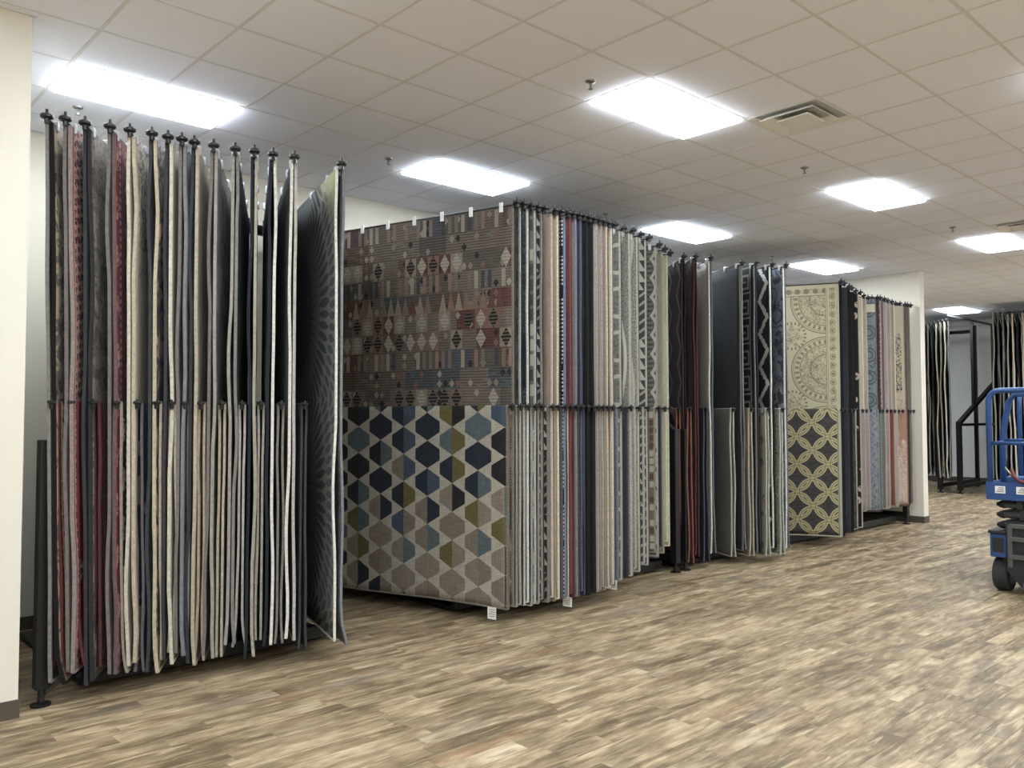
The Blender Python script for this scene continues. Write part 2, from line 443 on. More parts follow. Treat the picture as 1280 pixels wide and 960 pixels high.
# ------------------------------------------------------------------ rug patterns (u across from the free edge, v down, in metres)
def P_plain(c, c2=None, k=.5):
    def f(B, u, v):
        c2_ = c2 or tuple(int(x*.72) for x in c)
        n = B.noise(u*9, v*3.0, 1, 4, .4) ; n2 = B.noise(u*60, v*14, 1, 2)
        return B.mix(B.sstep(n*.6+n2*.4, .5-k*.4, .5+k*.4), c, c2_)
    return f
def P_orient(field, motif, dark, bw=.30, per=.17):
    def f(B, u, v):
        dv = (B.fr(v/per)-.5)*per; du = u - bw*.5
        r = B.hyp(du, dv); th = B.atan(dv, du)
        ros = r < (B.sin(th*6)*.018 + .052); core = r < .02
        n = B.noise(u, v, 9, 3, 1.2); vine = B.abs(B.fr(n*5)-.5) < .13
        c = B.mix(vine, field, motif)
        c = B.mix((u < bw), c, dark)
        dv2 = (B.fr(v/per+.5)-.5)*per; r2 = B.hyp(du, dv2)
        c = B.mix((u < bw)*(B.abs(B.fr(B.noise(u, v, 22, 2, .8)*4)-.5) < .14), c, motif)
        c = B.mix(ros*(u < bw), c, motif); c = B.mix(core, c, field)
        c = B.mix((r2 < .022)*(u < bw), c, field)
        for g_ in (.035, bw-.02): c = B.mix(B.abs(u-g_) < .008, c, motif)
        c = B.mix(u < .024, c, field)
        return c
    return f
def P_leaf(a, b, c_, sc=5, k=5, z=0.0):
    def f(B, u, v):
        n = B.noise(u*1.3, v, sc, 3, 1.6, z); n2 = B.noise(u, v*1.2, sc*.5, 2, .6, z+4)
        w1 = B.sstep(B.abs(B.fr(n*k)-.5), .10, .22)
        c = B.mix(w1, b, a)
        return B.mix(B.sstep(n2, .50, .62), c, B.mix(w1, c_, b))
    return f
def P_beads(field, bead, dark):
    def f(B, u, v):
        c = B.mix(B.abs(B.fr(B.noise(u, v, 7, 3, 1.4)*5)-.5) < .1, field, dark)
        c = B.mix((B.abs(u-.10) < .035), c, dark)
        dv = (B.fr(v/.05)-.5)*.05; c = B.mix(B.hyp(u-.10, dv) < .016, c, bead)
        dv = (B.fr(v/.31)-.5)*.31; n = B.noise(u, v, 26, 2, 1)
        c = B.mix((B.hyp((u-.03)*1.6, dv) < .075)*(n > .47), c, bead)
        dv = (B.fr(v/.23)-.5)*.23
        return B.mix((B.hyp(u-.26, dv) < .07)*(n > .5), c, bead)
    return f
def P_trellis(a, b, pu=.12, pv=.16, wd=.18):
    def f(B, u, v):
        x = B.abs(B.fr(u/pu)-.5)*2; y = B.abs(B.fr(v/pv)-.5)*2
        d = B.abs(x+y-1 + B.noise(u, v, 30, 2)*.16-.08)
        return B.mix(d < wd, a, b)
    return f
def P_blocks(a, b, c_, pu=.09, pv=.13):
    def f(B, u, v):
        r = B.wn(B.fl(u/pu), B.fl(v/pv)); ins = B.rect(B.fr(u/pu), B.fr(v/pv), .12, .88, .12, .88)
        return B.mix(ins, a, B.ramp(r, [(0, a), (.3, b), (.65, c_)]))
    return f
def P_dots(a, b, pu=.035, pv=.035, r_=.011):
    def f(B, u, v):
        d = B.hyp((B.fr(u/pu)-.5)*pu, (B.fr(v/pv)-.5)*pv)
        return B.mix((d < r_)*(B.noise(u, v, 5, 2) > .42), a, b)
    return f
def P_circles(a, b):
    def f(B, u, v):
        dv = (B.fr(v/.42)-.5)*.42; r = B.hyp(u-.02, dv)
        c = B.mix(B.noise(u*30, v*30, 1, 2) > .55, a, tuple(int(x*.86) for x in a))
        c = B.mix(B.abs(r-.135) < .018, c, b)
        r = B.hyp(u-.42, (B.fr(v/.42+.5)-.5)*.42)
        return B.mix(B.abs(r-.135) < .018, c, b)
    return f
def P_vine(a, sp, b):
    def f(B, u, v):
        s = B.noise(u*90, v*55, 1, 2) > .52
        c = B.mix(s, a, sp)
        d = B.abs(u - .09 - B.sin(v*4.1+1.0)*.045)
        c = B.mix(d < .016, c, b)
        return B.mix(B.abs(u - .45 - B.sin(v*4.1+2)*.05) < .016, c, b)
    return f
def P_zigtri(a, b, c_):
    def f(B, u, v):
        k = B.mod2(B.fl(v/.5)); t = B.fr(v/.11); x = B.abs(B.fr(u/.13)-.5)*2
        tri = B.mix(x < t, a, b)
        z = B.abs(B.fr(v/.09 + x*.5)-.5) < .16
        return B.mix(k > .5, tri, B.mix(z, a, c_))
    return f
def P_ogee(a, b, c_):
    def f(B, u, v):
        y = B.abs(B.fr(v/.40)-.5)*2; x = B.abs(B.fr((u+.04)/.26)-.5)*2
        d = x - (B.sin(y*3.14159)*.38 + .30)
        c = B.mix(B.sstep(B.abs(d), .12, .18), a, b)
        return B.mix((d < -.22)*(B.abs(B.fr(v/.05)-.5) < .25), c, c_)
    return f
def P_ikat(a, b, per=.40):
    def f(B, u, v):
        t = B.abs(B.fr(v/per)-.5)*2; jag = (B.noise(u*6, B.fl(v/.018)*.7, 1, 1)-.5)*.05
        d = B.abs(u - .05 - t*.13 + jag); c = B.mix(d < .030, a, b)
        d = B.abs(u - .40 - t*.15 + jag); c = B.mix(d < .026, c, b)
        return c
    return f
def P_greek(a, b):
    def f(B, u, v):
        c = B.mix(B.noise(u*60, v*60, 1, 2) > .5, a, tuple(int(x*1.25) for x in a))
        x = (u-.06)/.22; y = B.fr(v/.30)
        k = B.rect(x, y, 0, 1, 0, .07)
        for q in ((.90, 1.0, 0, .90), (.15, 1.0, .80, .90), (.15, .25, .30, .90), (.15, .72, .30, .39), (.62, .72, .30, .64), (.40, .72, .56, .64), (0, .08, 0, 1)):
            k = B.mx(k, B.rect(x, y, *q))
        c = B.mix(k, c, b)
        return B.mix(B.abs(u-.315) < .006, c, b)
    return f
def P_scroll(a, b, top=None):
    def f(B, u, v):
        c = a
        k = None
        for (cu, off, r0) in ((.11, 0, .10), (.11, 0, .055), (.30, .5, .10), (.30, .5, .055)):
            d = B.abs(B.hyp(u-cu, (B.fr(v/.34+off)-.5)*.34)-r0) < .013
            k = d if k is None else B.mx(k, d)
        n = B.abs(B.fr(B.noise(u, v, 8, 2, 1.0)*4)-.5) < .09
        c = B.mix(B.mx(k, n), a, b)
        if top: c = B.mix(B.rect(u, v, -.1, .9, .08, .20), c, top)
        return c
    return f
def P_script(a, b, v0=.45, v1=1.4, sc=11):
    def f(B, u, v):
        n = B.noise(u*1.5, v, sc, 3, 2.2); k = B.abs(B.fr(n*4)-.5) < .22
        msk = B.rect(u, v, .05, .36, v0, v1) + B.rect(u, v, .5, .9, v0, v1)
        sub = B.rect(u, v, .05, .36, v1+.1, 3.4)*(B.abs(B.fr(n*4)-.5) < .12)
        c = B.mix(k*msk, a, b)
        return B.mix(sub*.6, c, b)
    return f
def P_distress(a, b, c_):
    def f(B, u, v):
        n = B.noise(u, v, 2.2, 5, .8); n2 = B.noise(u, v, 14, 4, 1.5)
        c = B.mix(B.sstep(n, .42, .6), a, b)
        return B.mix((B.abs(B.fr(n2*4)-.5) < .16)*B.sstep(n, .4, .5), c, c_)
    return f
def P_damask(a, b, sc=6):
    def f(B, u, v):
        um = B.abs(B.fr(u/.34)-.5)*.34; vm = B.abs(B.fr(v/.46)-.5)*.46
        n = B.noise(um, vm, sc*2.2, 2, 1.8)
        return B.mix(B.abs(B.fr(n*4)-.5) < .2, a, b)
    return f
def P_floral(a, b, c_):
    def f(B, u, v):
        d = B.vor(u, v*.8, 7); n = B.noise(u, v, 16, 2, .8)
        c = B.mix((d < .30)*(n > .42), a, b)
        return B.mix((d < .13), c, c_)
    return f
def P_stripe(a, b, per=.05):
    def f(B, u, v): return B.mix(B.fr(u/per+B.noise(u, v*.3, 8, 2)*.2) < .5, a, b)
    return f
def P_chain(a, b, c_):
    R0, pu, pv = .168, .392, .37
    def f(B, u, v):
        k = None; dk = None
        for (ou, ov) in ((0, 0), (.5, .5)):
            du = (B.fr(u/pu+ou+.12)-.5)*pu; dv = (B.fr(v/pv+ov+.05)-.5)*pv
            r = B.abs(B.hyp(du, dv*1.03)-R0)
            q = r < .024; l = r < .004
            k = q if k is None else B.mx(k, q); dk = l if dk is None else B.mx(dk, l)
        bars = None
        for (ou, ov) in ((.5, 0), (0, .5)):
            du = B.abs((B.fr(u/pu+ou+.12)-.5)*pu); dv = B.abs((B.fr(v/pv+ov+.05)-.5)*pv)
            q = (du < .060)*(B.abs(dv-.034) < .014); bars = q if bars is None else B.mx(bars, q)
        g_ = B.noise(u*10, v*50, 1, 2)
        base_ = B.mix(B.sstep(g_, .35, .65), a, c_)
        c = B.mix(B.mx(k, bars), base_, b)
        c = B.mix(dk*k, c, (132, 122, 84))
        return B.mix(u < .03, c, B.mix(B.fr(v/.02) < .5, (150, 146, 136), (176, 170, 150)))
    return f
def P_medallion(a, b):
    def f(B, u, v):
        UC = .165
        dv = (B.fr((v-.22)/.93+.5)-.5)*.93; du = u-UC
        r = B.hyp(du, dv); th = B.atan(dv, du)
        n = B.noise(u, v, 24, 2, 1.4); orn = B.abs(B.fr(n*4)-.5) < .20
        ring = B.mx(B.abs(r-.44) < .007, B.mx(B.abs(r-.415) < .004, B.abs(r-.335) < .006))
        pet = (B.abs(r-.375) < .026)*(B.abs(B.fr(th*5.5)-.5) < .32)*(B.abs(B.fr(th*11)-.5) > .08)
        inn = (r < .325)*orn
        flw = B.abs(r-.20) < .012
        k = B.mx(B.mx(ring, pet), B.mx(inn, flw*(B.abs(B.fr(th*8)-.5) < .36)))*(u > UC)
        dv2 = (B.fr((v-.22)/.93)-.5)*.93; r2 = B.hyp(u-.60, dv2); th2 = B.atan(dv2, u-.60)
        k = B.mx(k, B.mx((r2 < B.sin(th2*7)*.03+.13)*orn, (B.abs(r2-.175) < .018)*(B.abs(B.fr(th2*3.5)-.5) < .22)))
        line = B.mx(B.abs(u-.160) < .004, B.abs(u-.140) < .003)
        ros = B.hyp(u-.080, (B.fr(v/.115)-.5)*.115)
        blk = B.mx((ros < .038)*(B.abs(ros-.024) > .006), (B.abs(u-.080) < .034)*orn*.8)
        k = B.mx(k*(u > .165), B.mx(blk, line))
        rt = B.hyp((B.fr(u/.115)-.5)*.115, v-.085)
        top = B.mx((rt < .036), (B.abs(v-.085) < .034)*orn*.8)*(u > .165)
        k = B.mx(k*(v > .145), B.mx(top, B.mx((B.abs(v-.145) < .005)*(u > .165), B.mx(blk, line)*(v > .05))))
        return B.mix(k*(u > .03)*.85, a, b)
    return f
def P_hex():
    W, H, SF = .270, .245, .38
    TA, NV, DK, TE, OL, CR_ = (150, 136, 120), (48, 54, 66), (50, 49, 50), (98, 114, 118), (116, 106, 56), (204, 194, 176)
    def f(B, u, v):
        x = (u+W-.157)/W; c = B.fl(x); lx = B.fr(x)-.5
        y = v/H + B.mod2(c)*.5 + .30; r = B.fl(y); ly = B.abs(B.fr(y)-.5)
        ax = B.abs(lx)*2
        inside = ly < (ax*(-(1-SF)) + 1)*.5
        side = (lx > 0)*1.0
        pick = B.wn(c*3+side*B.m('GREATER_THAN', B.wn(c, r, 5.0), .08), r, 2.0)
        pt = B.ramp(pick, [(0, NV), (.24, TE), (.42, OL), (.60, DK), (.82, (74, 90, 108))])
        pl_ = B.ramp(pick, [(0, TA), (.45, NV), (.58, OL), (.66, TE), (.76, (140, 126, 110))])
        grad = B.wn(c*2+side+9, r, 7.0) < ((r*H-.30)/.9)
        col = B.mix(grad, pt, pl_)
        heat = B.noise(u*70, v*10, 1, 2)*.5 + B.noise(u*8, v*70, 1, 2)*.5
        col = B.mix(inside, B.scale(CR_, heat*1.1+.42), B.scale(col, heat*1.5+.30))
        return col
    return f
def P_kilim():
    TA, RD, DK, CRM, SL, BR = (136, 124, 112), (116, 78, 72), (40, 38, 40), (190, 180, 166), (82, 84, 90), (116, 98, 84)
    def f(B, u, v):
        ph = .17
        row = B.fl(v/ph); ly = B.fr(v/ph); ay = B.abs(ly-.5)*2
        t_ = [.5, .9, .1, .5, .7, .1, .1, .5, .9, .1, .7, .9]
        rn = B.node('ShaderNodeValToRGB'); rn.color_ramp.interpolation = 'CONSTANT'
        while len(rn.color_ramp.elements) < 12: rn.color_ramp.elements.new(.5)
        for k, e in enumerate(rn.color_ramp.elements): e.position = k/12
        for k, e in enumerate(rn.color_ramp.elements): e.color = (t_[k], t_[k], t_[k], 1)
        B.plug(rn.inputs[0], B.fr((row+.5)/12)); rt = S(B, rn.outputs[0])
        is_d, is_b, is_t, is_s = (rt < .3), (rt > .3)*(rt < .6), (rt > .6)*(rt < .8), (rt > .8)
        sub = B.fl(v/(ph*.5)); blk = B.fl(u/.30 + B.wn(row, 3.0)*3); rb = B.wn(blk, row, 1.0)
        ground = B.ramp(rb, [(0, TA), (.26, RD), (.42, (112, 104, 96)), (.60, BR), (.72, (126, 116, 104)), (.88, (100, 104, 108))])
        st = (B.fr(v/.024 + B.noise(u*2, v*1.0, 3, 2)*.6) < .42)*(B.noise(u*7, v*34, 1, 2) > .40)
        c = B.mix(st*(is_s*.25+.65), ground, B.mix(.65, ground, DK))
        q1 = u/.066; qi = B.wn(B.fl(q1), B.fl(v/(ph*.5)), 21.0); qx = B.abs(B.fr(q1)-.5)*2; qy = B.abs(B.fr(v/(ph*.5))-.5)*2
        c = B.mix((qi > .70)*((qx+qy) < .85), c, B.ramp(B.fr(qi*13), [(0, (172, 160, 144)), (.35, (62, 58, 58)), (.6, (140, 104, 94)), (.8, (150, 140, 124))]))
        cell = u/.128; cx = B.abs(B.fr(cell)-.5)*2; cid = B.wn(B.fl(cell), row, 4.0)
        dia = (cx*1.15 + ay*.95) < .95; on = (cid > .30)
        c = B.mix((cid > .55)*is_d*(ay < .96), c, B.mix(cid > .80, (158, 144, 128), (140, 112, 98)))
        dark = (B.fr(cid*7.3) > .55)
        dcol = B.mix(B.fr(v/.030) < .5, B.mix(dark, CRM, (40, 38, 40)), B.mix(dark, (164, 154, 140), (110, 100, 92)))
        c = B.mix(dia*on*is_d, c, dcol)
        c2 = u/.070; bid = B.wn(B.fl(c2), row, 8.0)
        bb = (B.fr(c2) < .55)*(bid > .35)*is_b
        c = B.mix(bb*(ay < .9), c, B.ramp(bid, [(0, TA), (.50, (176, 164, 148)), (.68, SL), (.82, (156, 126, 116))]))
        c3 = u/.085; tx = B.abs(B.fr(c3)-.5)*2; tid = B.wn(B.fl(c3), row, 10.0)
        c = B.mix((tx < ly)*is_t*(tid > .2), c, B.ramp(tid, [(0, (166, 154, 136)), (.45, RD), (.7, (150, 122, 102))]))
        n = B.noise(u*3, v*1.5, 1, 3); h = B.noise(u*60, v*60, 1, 2); hl = B.noise(u*6, v*90, 1, 2)
        return B.scale(c, n*.35 + h*.35 + hl*.4 + .42)
    return f
def P_fan():
    def f(B, u, v):
        du = u-1.25; c = (74, 80, 84); col = None
        dv = (B.fr((v-.2)/1.45)-.5)*1.45
        r = B.hyp(du, dv); th = B.atan(dv, du)
        base_ = B.mix(B.sstep(r, .45, 1.1), (26, 30, 42), (150, 148, 136))
        base_ = B.mix(B.noise(u*50, v*8, 1, 2), base_, B.mix(.35, base_, (60, 64, 66)))
        for (r0, hw, k, cc) in ((.90, .17, 11.0, (44, 48, 54)), (1.16, .10, 14.0, (66, 78, 88)), (.62, .14, 9.0, (84, 90, 94)), (1.32, .06, 18.0, (84, 88, 80))):
            ft = B.abs(B.fr(th*k)-.5)*2; x = B.abs(r-r0)/hw
            base_ = B.mix((ft*1.3 + x*x) < .95, base_, cc)
        return B.mix(B.sstep(.55-v-u*.8, 0, .4), base_, (168, 164, 110))
    return f
STY = {}
def sty(name, fn, edge, desc, rough=.95): STY[name] = [fn, edge, desc, None, rough]
sty('kilim', P_kilim(), (150, 142, 128), 'patchwork kilim rug of muted red and taupe diamonds')
sty('hex', P_hex(), (150, 140, 126), 'beige rug with navy, olive and teal split hexagons')
sty('fan', P_fan(), (232, 230, 220), 'grey rug with dark radiating feather fans')
sty('medal', P_medallion((214, 204, 168), (132, 122, 96)), (206, 198, 166), 'cream rug with taupe half-circle medallions')
sty('chain', P_chain((92, 88, 86), (206, 194, 146), (76, 73, 72)), (214, 206, 170), 'grey rug with interlocking cream ring lattice')
sty('tanleaf', P_leaf((176, 152, 124), (110, 98, 88), (52, 46, 44), 4, 4, 1), (38, 34, 32), 'tan and charcoal leaf-patterned rug')
sty('crimson', P_orient((108, 24, 38), (168, 134, 122), (46, 24, 28), .20, .12), (168, 150, 146), 'crimson rug with cream ornament stripe')
sty('taupeleaf', P_leaf((142, 126, 110), (98, 88, 80), (66, 60, 58), 9, 4, 2), (62, 60, 62), 'taupe scroll-leaf rug')
sty('burgundy', P_beads((122, 38, 52), (176, 120, 118), (56, 26, 32)), (120, 96, 98), 'burgundy rug with beaded border')
sty('beigevine', P_script((188, 168, 142), (96, 72, 64), .2, 3.2, 5), (212, 196, 168), 'beige rug with dark vines')
sty('abstract', P_leaf((196, 158, 120), (70, 58, 58), (34, 32, 38), 2.6, 3, 3), (214, 194, 164), 'tan and black abstract rug')
sty('slate', P_plain((66, 70, 80), (50, 52, 60)), (74, 75, 80), 'slate grey rug')
sty('creamweave', P_plain((206, 194, 168), (176, 164, 140)), (216, 206, 182), 'cream wool rug')
sty('greysilver', P_distress((120, 124, 126), (92, 96, 100), (150, 150, 146)), (142, 146, 150), 'silver grey distressed rug')
sty('beige', P_plain((190, 172, 146), (160, 142, 118)), (206, 190, 164), 'beige rug')
sty('greyleaf', P_leaf((150, 146, 138), (112, 108, 104), (88, 86, 84), 7, 4, 5), (178, 172, 162), 'grey-beige mottled leaf rug')
sty('charcoal', P_plain((52, 53, 56), (36, 37, 40)), (150, 146, 138), 'charcoal rug with pale binding')
sty('navy', P_plain((34, 42, 62), (24, 28, 42)), (46, 50, 60), 'dark navy rug')
sty('navypale', P_damask((36, 42, 58), (60, 68, 84)), (206, 200, 188), 'navy damask rug with pale binding')
sty('olivegrey', P_plain((112, 108, 96), (84, 82, 74)), (188, 180, 160), 'olive grey rug')
sty('blackcream', P_floral((30, 30, 34), (70, 70, 74), (120, 116, 108)), (226, 222, 210), 'black rug with bright cream binding')
sty('darkred', P_plain((104, 22, 30), (76, 16, 24)), (120, 44, 50), 'plain dark red rug')
sty('redcream', P_orient((112, 30, 36), (206, 190, 168), (84, 24, 30), .16, .10), (124, 44, 48), 'dark red rug with cream medallion border')
sty('greyblue', P_plain((98, 102, 108), (78, 82, 88)), (112, 116, 122), 'grey-blue rug')
sty('redbrown', P_leaf((84, 40, 42), (60, 30, 34), (112, 80, 74), 10, 4, 6), (104, 54, 56), 'brownish red oriental rug')
sty('blackbead', P_beads((26, 24, 28), (176, 160, 142), (40, 36, 40)), (190, 176, 158), 'black rug with cream beaded border')
sty('blackfloral', P_floral((24, 24, 30), (150, 132, 112), (84, 60, 52)), (120, 116, 122), 'black floral rug')
sty('tan', P_plain((184, 156, 122), (156, 130, 100)), (204, 180, 148), 'tan rug')
sty('mauve', P_plain((124, 114, 110), (100, 92, 88)), (138, 128, 124), 'mauve taupe rug')
sty('darktaupe', P_damask((92, 84, 78), (60, 56, 54)), (196, 192, 184), 'dark taupe ornamental rug')
sty('teal', P_distress((38, 48, 68), (56, 74, 84), (96, 104, 104)), (222, 222, 214), 'navy and teal distressed rug')
sty('blocks', P_blocks((128, 120, 108), (196, 188, 168), (92, 86, 80)), (206, 204, 198), 'grey rug with cream blocks')
sty('dashes', P_zigtri((58, 56, 56), (192, 186, 168), (150, 146, 134)), (160, 158, 152), 'cream and charcoal dashed trellis rug')
sty('sand', P_plain((172, 154, 132), (148, 132, 112)), (216, 196, 168), 'sand-coloured rug')
sty('wheat', P_plain((184, 166, 136), (160, 144, 116)), (226, 214, 186), 'wheat-coloured rug with cream binding')
sty('whitedots', P_dots((28, 28, 34), (206, 202, 192)), (138, 150, 178), 'black rug with white dots')
sty('brick', P_plain((128, 58, 52), (100, 44, 42)), (140, 70, 64), 'brick red rug')
sty('lavender', P_plain((140, 132, 136), (118, 112, 118)), (158, 152, 158), 'lavender grey rug')
sty('denim', P_plain((52, 58, 86), (40, 44, 66)), (96, 104, 132), 'denim blue rug')
sty('jet', P_damask((30, 30, 32), (40, 39, 40)), (46, 45, 46), 'near-black damask rug')
sty('blush', P_plain((188, 172, 158), (168, 152, 140)), (200, 184, 168), 'blush beige rug')
sty('ivory', P_plain((204, 192, 166), (184, 170, 146)), (222, 214, 192), 'ivory beige rug')
sty('circles', P_circles((134, 130, 120), (198, 192, 172)), (206, 200, 184), 'grey rug with cream circles')
sty('vine', P_vine((150, 148, 136), (112, 110, 104), (214, 208, 190)), (206, 202, 186), 'speckled grey rug with wavy cream vine')
sty('pebble', P_vine((172, 168, 150), (120, 118, 110), (206, 202, 178)), (214, 210, 188), 'pebble grey rug with cream edge')
sty('zigtri', P_zigtri((78, 76, 74), (196, 192, 176), (176, 170, 156)), (204, 200, 186), 'grey and cream triangle rug')
sty('ogee', P_ogee((192, 186, 170), (92, 88, 82), (126, 122, 112)), (196, 190, 172), 'grey and cream ogee rug')
sty('sage', P_plain((168, 164, 140), (142, 138, 118)), (180, 178, 152), 'sage beige rug')
sty('butter', P_plain((204, 198, 166), (176, 170, 140)), (218, 214, 184), 'pale butter rug')
sty('bluevine', P_vine((86, 98, 110), (66, 76, 88), (204, 202, 194)), (150, 156, 160), 'blue-grey rug with white vine')
sty('brownfret', P_blocks((126, 112, 96), (188, 178, 158), (100, 76, 62), .06, .08), (170, 160, 144), 'brown and cream fretwork rug')
sty('rustikat', P_ikat((48, 36, 36), (110, 104, 96)), (78, 50, 46), 'dark rust ikat rug')
sty('umber', P_leaf((66, 44, 42), (50, 36, 36), (92, 62, 56), 4, 3, 8), (92, 50, 46), 'dark umber rug')
sty('pearl', P_plain((186, 176, 162), (170, 160, 146), .8), (216, 208, 194), 'pearl grey-beige rug', .6)
sty('anthracite', P_plain((58, 62, 68), (42, 45, 50), .9), (120, 118, 112), 'anthracite heathered rug')
sty('greek', P_greek((32, 33, 36), (136, 136, 134)), (128, 128, 126), 'black rug with grey greek key border')
sty('ikat', P_ikat((30, 33, 44), (204, 200, 192)), (222, 220, 214), 'navy rug with white ikat zigzags')
sty('bluefloral', P_leaf((116, 126, 138), (60, 70, 84), (146, 152, 148), 3, 3, 9), (222, 222, 216), 'blue-grey floral rug with white binding')
sty('rust', P_plain((138, 50, 28), (104, 38, 24)), (150, 84, 62), 'rust orange rug')
sty('midnight', P_plain((44, 54, 66), (34, 40, 50)), (76, 86, 98), 'midnight blue rug')
sty('greyplain', P_plain((128, 124, 112), (112, 108, 98), .8), (196, 190, 174), 'plain warm grey rug')
sty('speckle', P_dots((132, 112, 98), (96, 80, 70), .02, .02, .007), (198, 184, 160), 'speckled taupe rug')
sty('moss', P_floral((150, 142, 116), (106, 98, 80), (176, 168, 140)), (206, 202, 184), 'mossy beige patterned rug')
sty('sageswirl', P_leaf((140, 142, 118), (106, 108, 88), (168, 168, 144), 5, 6, 10), (206, 208, 192), 'sage green swirl rug')
sty('creamflower', P_floral((34, 30, 30), (196, 176, 150), (110, 64, 56)), (206, 192, 168), 'black rug with cream flowers')
sty('scroll', P_scroll((128, 136, 142), (88, 98, 108), (212, 202, 174)), (120, 120, 120), 'blue-grey scroll rug with cream band')
sty('mauveorn', P_orient((112, 90, 88), (176, 160, 152), (92, 72, 72), .2, .14), (120, 100, 98), 'mauve brown ornamental rug')
sty('script', P_script((198, 182, 154), (56, 46, 44)), (176, 150, 128), 'beige rug with black script panel')
sty('copper', P_distress((176, 122, 96), (204, 176, 150), (222, 206, 184)), (178, 100, 84), 'copper and cream distressed rug')
sty('browndamask', P_damask((100, 82, 70), (66, 54, 48)), (128, 108, 96), 'brown damask rug')
sty('bluedamask', P_damask((146, 154, 160), (104, 114, 124)), (150, 156, 160), 'pale blue damask rug')
sty('greyteal', P_plain((122, 128, 126), (100, 106, 106)), (146, 148, 144), 'grey-teal rug')
sty('pinkgrey', P_plain((176, 158, 150), (154, 138, 132)), (196, 180, 170), 'pinkish grey rug')

def rug_mats(name):
    fn, edge, d, cache, rough = STY[name]
    if cache: return cache
    mt, nt, p, B = mat_base('rug_' + name, rough, spec=.15)
    uvn = B.node('ShaderNodeUVMap'); uvn.uv_map = 'UVMap'; sx = B.node('ShaderNodeSeparateXYZ'); nt.links.new(uvn.outputs[0], sx.inputs[0])
    u, v = S(B, sx.outputs[0]), S(B, sx.outputs[1])
    oi = B.node('ShaderNodeObjectInfo'); rnd = S(B, oi.outputs['Random'])
    hero = name in ('kilim', 'hex', 'fan', 'medal', 'chain', 'greek', 'scroll', 'script')
    c = fn(B, u, v if hero else v + rnd*3)
    weave = B.noise(u*170, v*170, 1, 2)
    c = B.scale(c, (weave*.34 + .83)*.68)
    hs = B.node('ShaderNodeHueSaturation'); hs.inputs['Saturation'].default_value = {'kilim': .9, 'hex': .85, 'medal': .9, 'chain': .9, 'crimson': 1.05, 'burgundy': 1.05, 'darkred': 1.05, 'redcream': 1.05, 'redbrown': 1.05, 'brick': .9}.get(name, .78); nt.links.new(c, hs.inputs['Color'])
    nt.links.new(hs.outputs[0], p.inputs['Base Color'])
    p.inputs['Sheen Weight'].default_value = .08; p.inputs['Sheen Roughness'].default_value = .5
    b = B.node('ShaderNodeBump'); b.inputs['Strength'].default_value = .35; b.inputs['Distance'].default_value = .003
    nt.links.new(weave.v, b.inputs['Height']); nt.links.new(b.outputs[0], p.inputs['Normal'])
    e, ent, ep, EB = mat_base('binding_' + name, .9, spec=.15)
    tc = EB.node('ShaderNodeTexCoord'); n = EB.node('ShaderNodeTexNoise'); n.inputs['Scale'].default_value = 45; n.inputs['Detail'].default_value = 3
    ent.links.new(tc.outputs['Object'], n.inputs['Vector'])
    hs = EB.node('ShaderNodeHueSaturation'); hs.inputs['Saturation'].default_value = .78
    ent.links.new(EB.scale(edge, (S(EB, n.outputs[0])*.8+.55)*(.70 if max(edge) < 215 else .84)), hs.inputs['Color']); ent.links.new(hs.outputs[0], ep.inputs['Base Color'])
    STY[name][3] = (mt, e)
    return STY[name][3]

